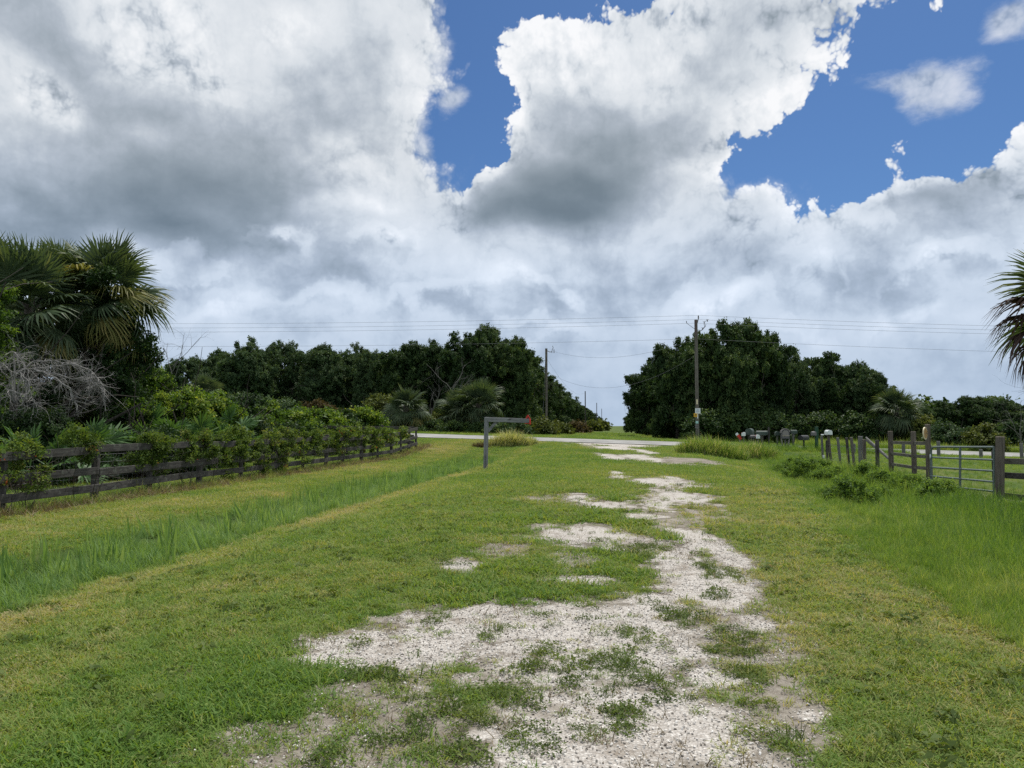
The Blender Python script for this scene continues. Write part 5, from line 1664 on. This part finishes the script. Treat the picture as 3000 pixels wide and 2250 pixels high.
palm(290, 845, 26.5, 1.22, 'tallest cabbage palm in view, with yellow and brown lower fronds, behind the left fence', 38, 11, 12, 3, minel=-26)
palm(75, 880, 24.6, 1.28, 'cabbage palm with grey green drooping fronds left of the tallest palm', 38, 3, 4, 4, minel=-55)
palm(-75, 850, 27, 1.3, 'cabbage palm half out of view at the left edge', 36, 2, 4, 5)
palm(168, 830, 31, 1.2, 'smaller cabbage palm peeping out between the two big left palms', 34, 2, 3, 6)
palm(1402, 1178, 65, 1.38, 'bushy cabbage palm with a brown skirt beyond the road, behind the mailbox post', 40, 4, 18, 7)
palm(1340, 1198, 66, 1.15, 'lower palm leaning left against the bushy palm behind the mailbox post', 34, 3, 10, 17)
palm(1190, 1188, 64, 1.15, 'cabbage palm standing among olive bushes beyond the end of the board fence', 38, 4, 9, 8)
palm(2628, 1196, 66, 1.25, 'cabbage palm in front of the oaks above the paired fence posts', 40, 4, 8, 9)
palm(598, 1140, 60, .85, 'small pale palm top behind the vine thicket', 30, 1, 2, 10)
np_ = palm(3230, 845, 11.0, .72, 'cabbage palm at the right edge with brown dead fronds hanging off it', 22, 0, 2, 13, deadkind='deadk', minel=-30)
ntop = Vector((0, 0, P(3230, 845, 11).z - np_.location.z - .15))
for az, el, s, kind in ((R(92), R(-8), 1.0, 'deadk'), (R(80), R(6), .95, 'deadk'), (R(100), R(-18), 1.02, 'deadk'), (R(88), R(18), 1.0, 'deadk'), (R(95), R(32), 1.0, 'mid'), (R(84), R(46), .98, 'up'), (R(75), R(-28), .9, 'deadk')):
    f = frond(np_, kind, az, el, s * .86, ntop + Vector((0, 0, -.3)), random.uniform(-.2, .2))
for k in range(4):
    f = frond(np_, 'dead', R(60 + 28 * k), R(-62 - 4 * k), .85, ntop + Vector((0, 0, -.85 - .1 * k)), .1 * k); f['label'] = 'dead brown hanging frond'
b = BM()
for k in range(9):
    a = R(70 + 7 * k); z = -.55 - .16 * k
    c = Vector((-math.sin(a), math.cos(a), 0))
    b.bar(ntop + Vector((0, 0, z)) + c * .1, ntop + Vector((0, 0, z + .30)) + c * (.62 + .1 * (k % 3)), .022, .012)
b.build('cut_petioles', M_PALMBARK, np_)
b = BM(); g = np.random.default_rng(9)
for k in range(10):
    a = R(75 + 5 * k); c = Vector((-math.sin(a), math.cos(a), 0))
    limb(b, ntop + Vector((0, 0, -.9 - .05 * k)) + c * .25, c * .9 + Vector((0, 0, -.7)), .8 + .06 * k, .005, 1, g, .22, .02, 8, 2, .5, .6, 4)
b.build('old_flower_stalk', M_BARK, np_)

# vines climbing the tallest palm
g = np.random.default_rng(55)
vb = onground(318, 26.3); vb.z = Lz(vb.x, vb.y)
bl = []
zt = P(300, 870, 26.5).z - vb.z
for k in range(44):
    z = zt * g.uniform(.02, 1); r = g.uniform(.28, .5) * (1.25 - .35 * z / zt)
    bl.append((g.normal(0, .48), g.normal(-.1, .36), z, r * 1.25, r * 1.25, r * 1.35))
V, T = foliage(bl, 420, .085, g, .3, .2, .1)
o = thing('climbing_vine', 'dark leafy vine wrapping the trunk of the tallest cabbage palm', 'vine', vb)
link('foliage', qmesh('foliage', V, T, M_DARKVINE), None, o)
bl = []
c_ = P(300, 808, 24.9) - vb
for k in range(9):
    r = g.uniform(.14, .24); bl.append((c_.x + g.normal(0, .4), c_.y + g.normal(0, .2), c_.z + g.normal(0, .10), r * 1.3, r, r))
V, T = foliage(bl, 480, .075, g, .3, .16, .1)
link('foliage', qmesh('foliage', V, T, M_DARKVINE), None, o)

# saw palmettos along the fence
PF = [fan_leaf(71 + s, .52, .55, 20, 105, .08, .35, .06, M_PALMETTO, .15, 1.7, 0, .05) for s in range(3)]
PFD = [fan_leaf(81 + s, .48, .5, 18, 85, .3, .1, .5, M_PALMD, .25, 1.7, .3, .05) for s in range(2)]
FR['pm'] = PF; FR['pmd'] = PFD


def palmetto(px, Y, ytop, n, nd, label, seed):
    rnd = random.Random(seed)
    b0 = onground(px, Y); b0.z = Lz(b0.x, b0.y)
    H = P(px, ytop, Y).z - b0.z
    o = thing('saw_palmetto', label, 'palmetto', b0, 0, 'saw palmettos behind the fence')
    b = BM()
    for k in range(3):
        a = k * 2.1 + rnd.uniform(0, 1); c = Vector((math.cos(a), math.sin(a), 0))
        b.tube([c * .05, c * .3 + Vector((0, 0, .12)), c * .4 + Vector((0, 0, .4))], [.06, .06, .045], 7)
    b.build('stem', M_PALMBARK, o)
    for k in range(n):
        az = k * 2.39996 + rnd.uniform(-.3, .3); f = k / n
        at = Vector((rnd.uniform(-.45, .45), rnd.uniform(-.3, .3), max(.15, H - 1.3) * rnd.uniform(.4, 1.1)))
        frond(o, 'pm', az, R(75 - 85 * f + rnd.uniform(-12, 12)), rnd.uniform(1.1, 1.6), at, rnd.uniform(-.5, .5))
    for k in range(nd):
        fr_ = frond(o, 'pmd', k * 2.39996 + 1 + rnd.uniform(-.3, .3), R(rnd.uniform(-45, -5)), rnd.uniform(.8, 1.05), Vector((rnd.uniform(-.5, .5), rnd.uniform(-.35, .1), .55)), rnd.uniform(-.5, .5)); fr_['label'] = 'dead pale frond'
    return o


def fyq(px, u=-12.3): return -u / (KL - (px - 1500) / F)


palmetto(95, fyq(95, -15.1), 1212, 12, 6, 'saw palmetto with pale dead leaves under the bare grey shrub', 1)
palmetto(215, fyq(215, -16.0), 1215, 14, 3, 'shaded saw palmetto right of the bare grey shrub', 2)
palmetto(385, fyq(385, -15.4), 1240, 10, 8, 'saw palmetto with many straw coloured dead leaves at the top rail', 3)
palmetto(480, fyq(480, -15.7), 1195, 16, 2, 'saw palmetto below the largest vine mound, left one', 4)
palmetto(560, fyq(560, -15.4), 1200, 18, 3, 'saw palmetto below the largest vine mound, middle one', 5)
palmetto(632, fyq(632, -15.6), 1185, 20, 1, 'tallest bright saw palmetto right of the vine mound', 6)
palmetto(690, fyq(690, -15.2), 1215, 18, 1, 'yellow green saw palmetto just above the heavy dark fence vine', 7)
palmetto(880, fyq(880, -17.8), 1205, 9, 2, 'small saw palmetto sticking out of the low vine bank', 8)

# ------------------------------------------------------------------ bare shrub and bare tree
g = np.random.default_rng(21)
b0 = onground(40, 21.0); b0.z = Lz(b0.x, b0.y)
ds = thing('bare_shrub', 'leafless pale grey shrub with arching tangled twigs behind the left fence', 'dead shrub', b0)
b = BM(); b.tube([(0, 0, -.2), (.03, 0, .7), (-.02, 0, 1.3), (.05, -.1, 2.3)], [.2, .17, .15, .1], 9, False); b.build('trunk', M_BARK, ds)
b = BM()


def arching(pts_px, r):
    return [P(x, y, yy * 1.235) - b0 for x, y, yy in pts_px]


mains = [[(45, 1180, 17.0), (65, 1085, 16.9), (140, 1076, 16.8), (215, 1066, 16.7), (262, 1082, 16.6), (292, 1112, 16.6), (318, 1165, 16.6)],
         [(45, 1180, 17.0), (105, 1083, 16.8), (160, 1095, 16.6), (215, 1110, 16.5), (268, 1112, 16.5), (300, 1142, 16.5), (322, 1178, 16.5)],
         [(45, 1180, 17.0), (30, 1090, 17.0), (10, 1065, 17.1), (-40, 1062, 17.2), (-90, 1100, 17.2)],
         [(45, 1180, 17.0), (40, 1030, 17.0), (55, 1045, 16.9), (75, 1075, 16.8), (92, 1125, 16.6)],
         [(45, 1180, 17.0), (25, 1110, 16.7), (60, 1090, 16.4), (85, 1120, 16.3), (92, 1160, 16.3)],
         [(105, 1083, 16.8), (150, 1100, 16.5), (205, 1135, 16.3), (212, 1165, 16.3), (228, 1190, 16.3)],
         [(60, 1085, 17.0), (100, 1060, 17.3), (160, 1055, 17.4), (230, 1075, 17.5), (280, 1110, 17.5)],
         [(45, 1180, 17.0), (20, 1140, 16.6), (50, 1150, 16.4), (95, 1165, 16.3), (110, 1195, 16.3)]]
for mpx in mains:
    pts = arching(mpx, 0)
    dense = []
    for a_, c_ in zip(pts, pts[1:]):
        for k in range(4): dense.append(a_.lerp(c_, k / 4) + Vector(g.normal(0, .012, 3)))
    dense.append(pts[-1])
    n = len(dense)
    b.tube(dense, [.026 * (1 - .75 * k / n) for k in range(n)], 5, False)
    for j in range(30):
        i = int(g.uniform(.18, 1) * (n - 2)); base = dense[i]; dd = (dense[i + 1] - dense[i]).normalized()
        nd = (dd * .7 + Vector(g.normal(0, .65, 3)) + Vector((0, 0, -.15))).normalized()
        limb(b, base, nd, g.uniform(.3, .8), .010, 2, g, .32, .05, 4, 3, .6, .8, 4)
link('branches', b.mesh('branches', M_DEADWOOD), None, ds)


def bare_tree(px, Y, ytop, label, seed, r=.09, n=5, low=.25):
    g = np.random.default_rng(seed); b0 = onground(px, Y)
    H = P(px, ytop, Y).z - b0.z
    b = BM(); b.tube([(0, 0, -.2), (.1, 0, H * low), (.05, 0, H * .45)], [r * 1.5, r * 1.2, r], 7, False)
    for k in range(n):
        a = g.uniform(0, 6.28)
        limb(b, Vector((.07, 0, H * (low + .06 * k))), Vector((math.cos(a) * .7, .3 * math.sin(a), 1)), H * .5, r * .7, 2, g, .16, -.03, 6, 3, .6, .55, 5)
    o = link('bare_tree', b.mesh('bare_tree', M_LIMB)); o.location = b0
    return tag(o, label, 'dead tree')


bare_tree(1318, 76, 1055, 'leafless grey tree with pale limbs in front of the dark oaks', 5, .045, 6, .3)
bare_tree(1262, 74, 1110, 'smaller bare grey sapling left of the leafless grey tree', 6, .06, 4, .2)
bare_tree(500, 83, 1012, 'thin leafless treetop left of the dusty oaks beyond the road', 8, .06, 5, .5)
bare_tree(2985, 44, 1150, 'bare twiggy sapling at the right edge beyond the hinge post', 9, .03, 6, .1)


# ------------------------------------------------------------------ weeds, tussocks and roadside clumps
def weedbush(px, py, hw, ytop, label, mat=M_WEED, seed=0, size=.055):
    q_ = G(px, py); Y = q_.y
    b0 = Vector((q_.x, q_.y, Lz(q_.x, q_.y)))
    W = hw * Y / F; H = max(.25, P(px, ytop, Y).z - b0.z)
    g = np.random.default_rng(seed + 900)
    bl = []
    for k in range(int(22 + 60 * W * H)):
        a = g.uniform(0, 6.283); rr = g.uniform(0, 1) ** .5; r = g.uniform(.06, .14)
        z = (H * (1 - rr ** 2) ** .5 - r * .7) * g.uniform(.3, 1)
        bl.append((math.cos(a) * rr * W, math.sin(a) * rr * W * .8, max(.06, z), r, r, r * .8))
    V, T = foliage(bl, 850, size, g, .6, .12, .05, .42, .22)
    o = thing('weed_bush', label, 'weed', b0, 0, 'leafy weeds along the paddock fence')
    link('foliage', qmesh('foliage', V, T, mat), None, o)
    b = BM()
    for k in range(9):
        a = g.uniform(0, 6.28)
        limb(b, Vector((g.uniform(-.4, .4) * W, g.uniform(-.3, .3) * W, 0)), Vector((math.cos(a) * .5, math.sin(a) * .5, 1)), H * .9, .008, 1, g, .2, 0, 4, 3, .5, .7, 4)
    link('stem', b.mesh('stem', M_WEED), None, o)
    return o


weedbush(2372, 1412, 75, 1328, 'bushy dark weed farthest left along the paddock edge', seed=1)
weedbush(2440, 1425, 72, 1360, 'leafy weed patch between the two left dark weeds', seed=2)
weedbush(2478, 1478, 81, 1392, 'dark bushy weed nearest the mown edge', seed=3)
weedbush(2540, 1430, 49, 1342, 'upright weed in front of the paired grey and brown posts', seed=4)
weedbush(2590, 1440, 72, 1366, 'low weed in front of the brown rail fence post', seed=5)
weedbush(2655, 1455, 75, 1382, 'weed patch in front of the boulder', seed=6)
weedbush(2748, 1478, 66, 1388, 'leafy weed growing through the far end of the gate', seed=7)
weedbush(2560, 1480, 87, 1420, 'low weed left of the bare rubble patch', seed=8)
weedbush(2800, 1490, 58, 1442, 'low weed at the foot of the gate', seed=9)
weedbush(2990, 1520, 87, 1460, 'dark weeds right of the thick hinge post', seed=10)
weedbush(2330, 1385, 58, 1335, 'soft weed tuft at the left end of the weedy bank', seed=11)


def tussock(px, py, hw, ytop, n, mat, label, seed, name='grass_mound', lean=.45, w=.016, dep=.55, hv=.5):
    q_ = G(px, py); Y = q_.y; b0 = Vector((q_.x, q_.y, Lz(q_.x, q_.y)))
    W = hw * Y / F; H = P(px, ytop, Y).z - b0.z
    V, T = blades(n, 1.0, H * 1.75, w, lean, 4, .9, hv, 0, seed)
    c = V.mean(1, keepdims=True)
    base = V[:n].mean(1)[:, :2]
    base = np.tile(base, (4, 1))[:, None, :]
    prof = np.clip(1 - (np.linalg.norm(base, axis=-1, keepdims=True)) ** 2 * .55, .3, 1)
    V[..., :2] = (V[..., :2] - base) * prof + base * np.array([W, W * dep]); V[..., 2:] *= prof
    z = gz(b0.x + V[..., 0], b0.y + V[..., 1]) - b0.z; V[..., 2] += z
    o = link(name, qmesh(name, V, np.clip(T + np.tile(.25 * (base[:, 0, 0] < .2), 1) * .3, 0, 1), mat)); o.location = b0
    return tag(o, label, 'grass')


M_SEED = leaf_mat('seeding_grass_blade', [(0, (.07, .15, .028)), (.5, (.15, .25, .05)), (.8, (.27, .34, .10)), (.92, (.45, .43, .27)), (1, (.6, .54, .44))], .45, .25, .5)
tussock(1495, 1306, 66, 1268, 2600, M_PALE, 'pale straw coloured grass mound beside the road, right of the mailbox post', 1, lean=.6, w=.03)
tussock(1553, 1302, 24, 1280, 700, M_SEED, 'small bright green tuft at the right end of the pale grass mound', 2, lean=.5, w=.03)
tussock(1412, 1310, 30, 1294, 500, M_BROWN, 'low brown weeds left behind the mailbox post', 3, lean=.7, w=.03)
tussock(2085, 1338, 105, 1290, 5200, M_SEED, 'tall seeding grass mound hiding the foot of the big utility pole', 4, lean=.45, w=.026)
tussock(2195, 1342, 95, 1302, 4200, M_SEED, 'right half of the tall grass bank in front of the small white mailboxes', 5, lean=.45, w=.026)
tussock(1424, 1380, 14, 1362, 60, M_SEED, 'weed tuft at the foot of the mailbox post', 6, lean=.7, w=.012)
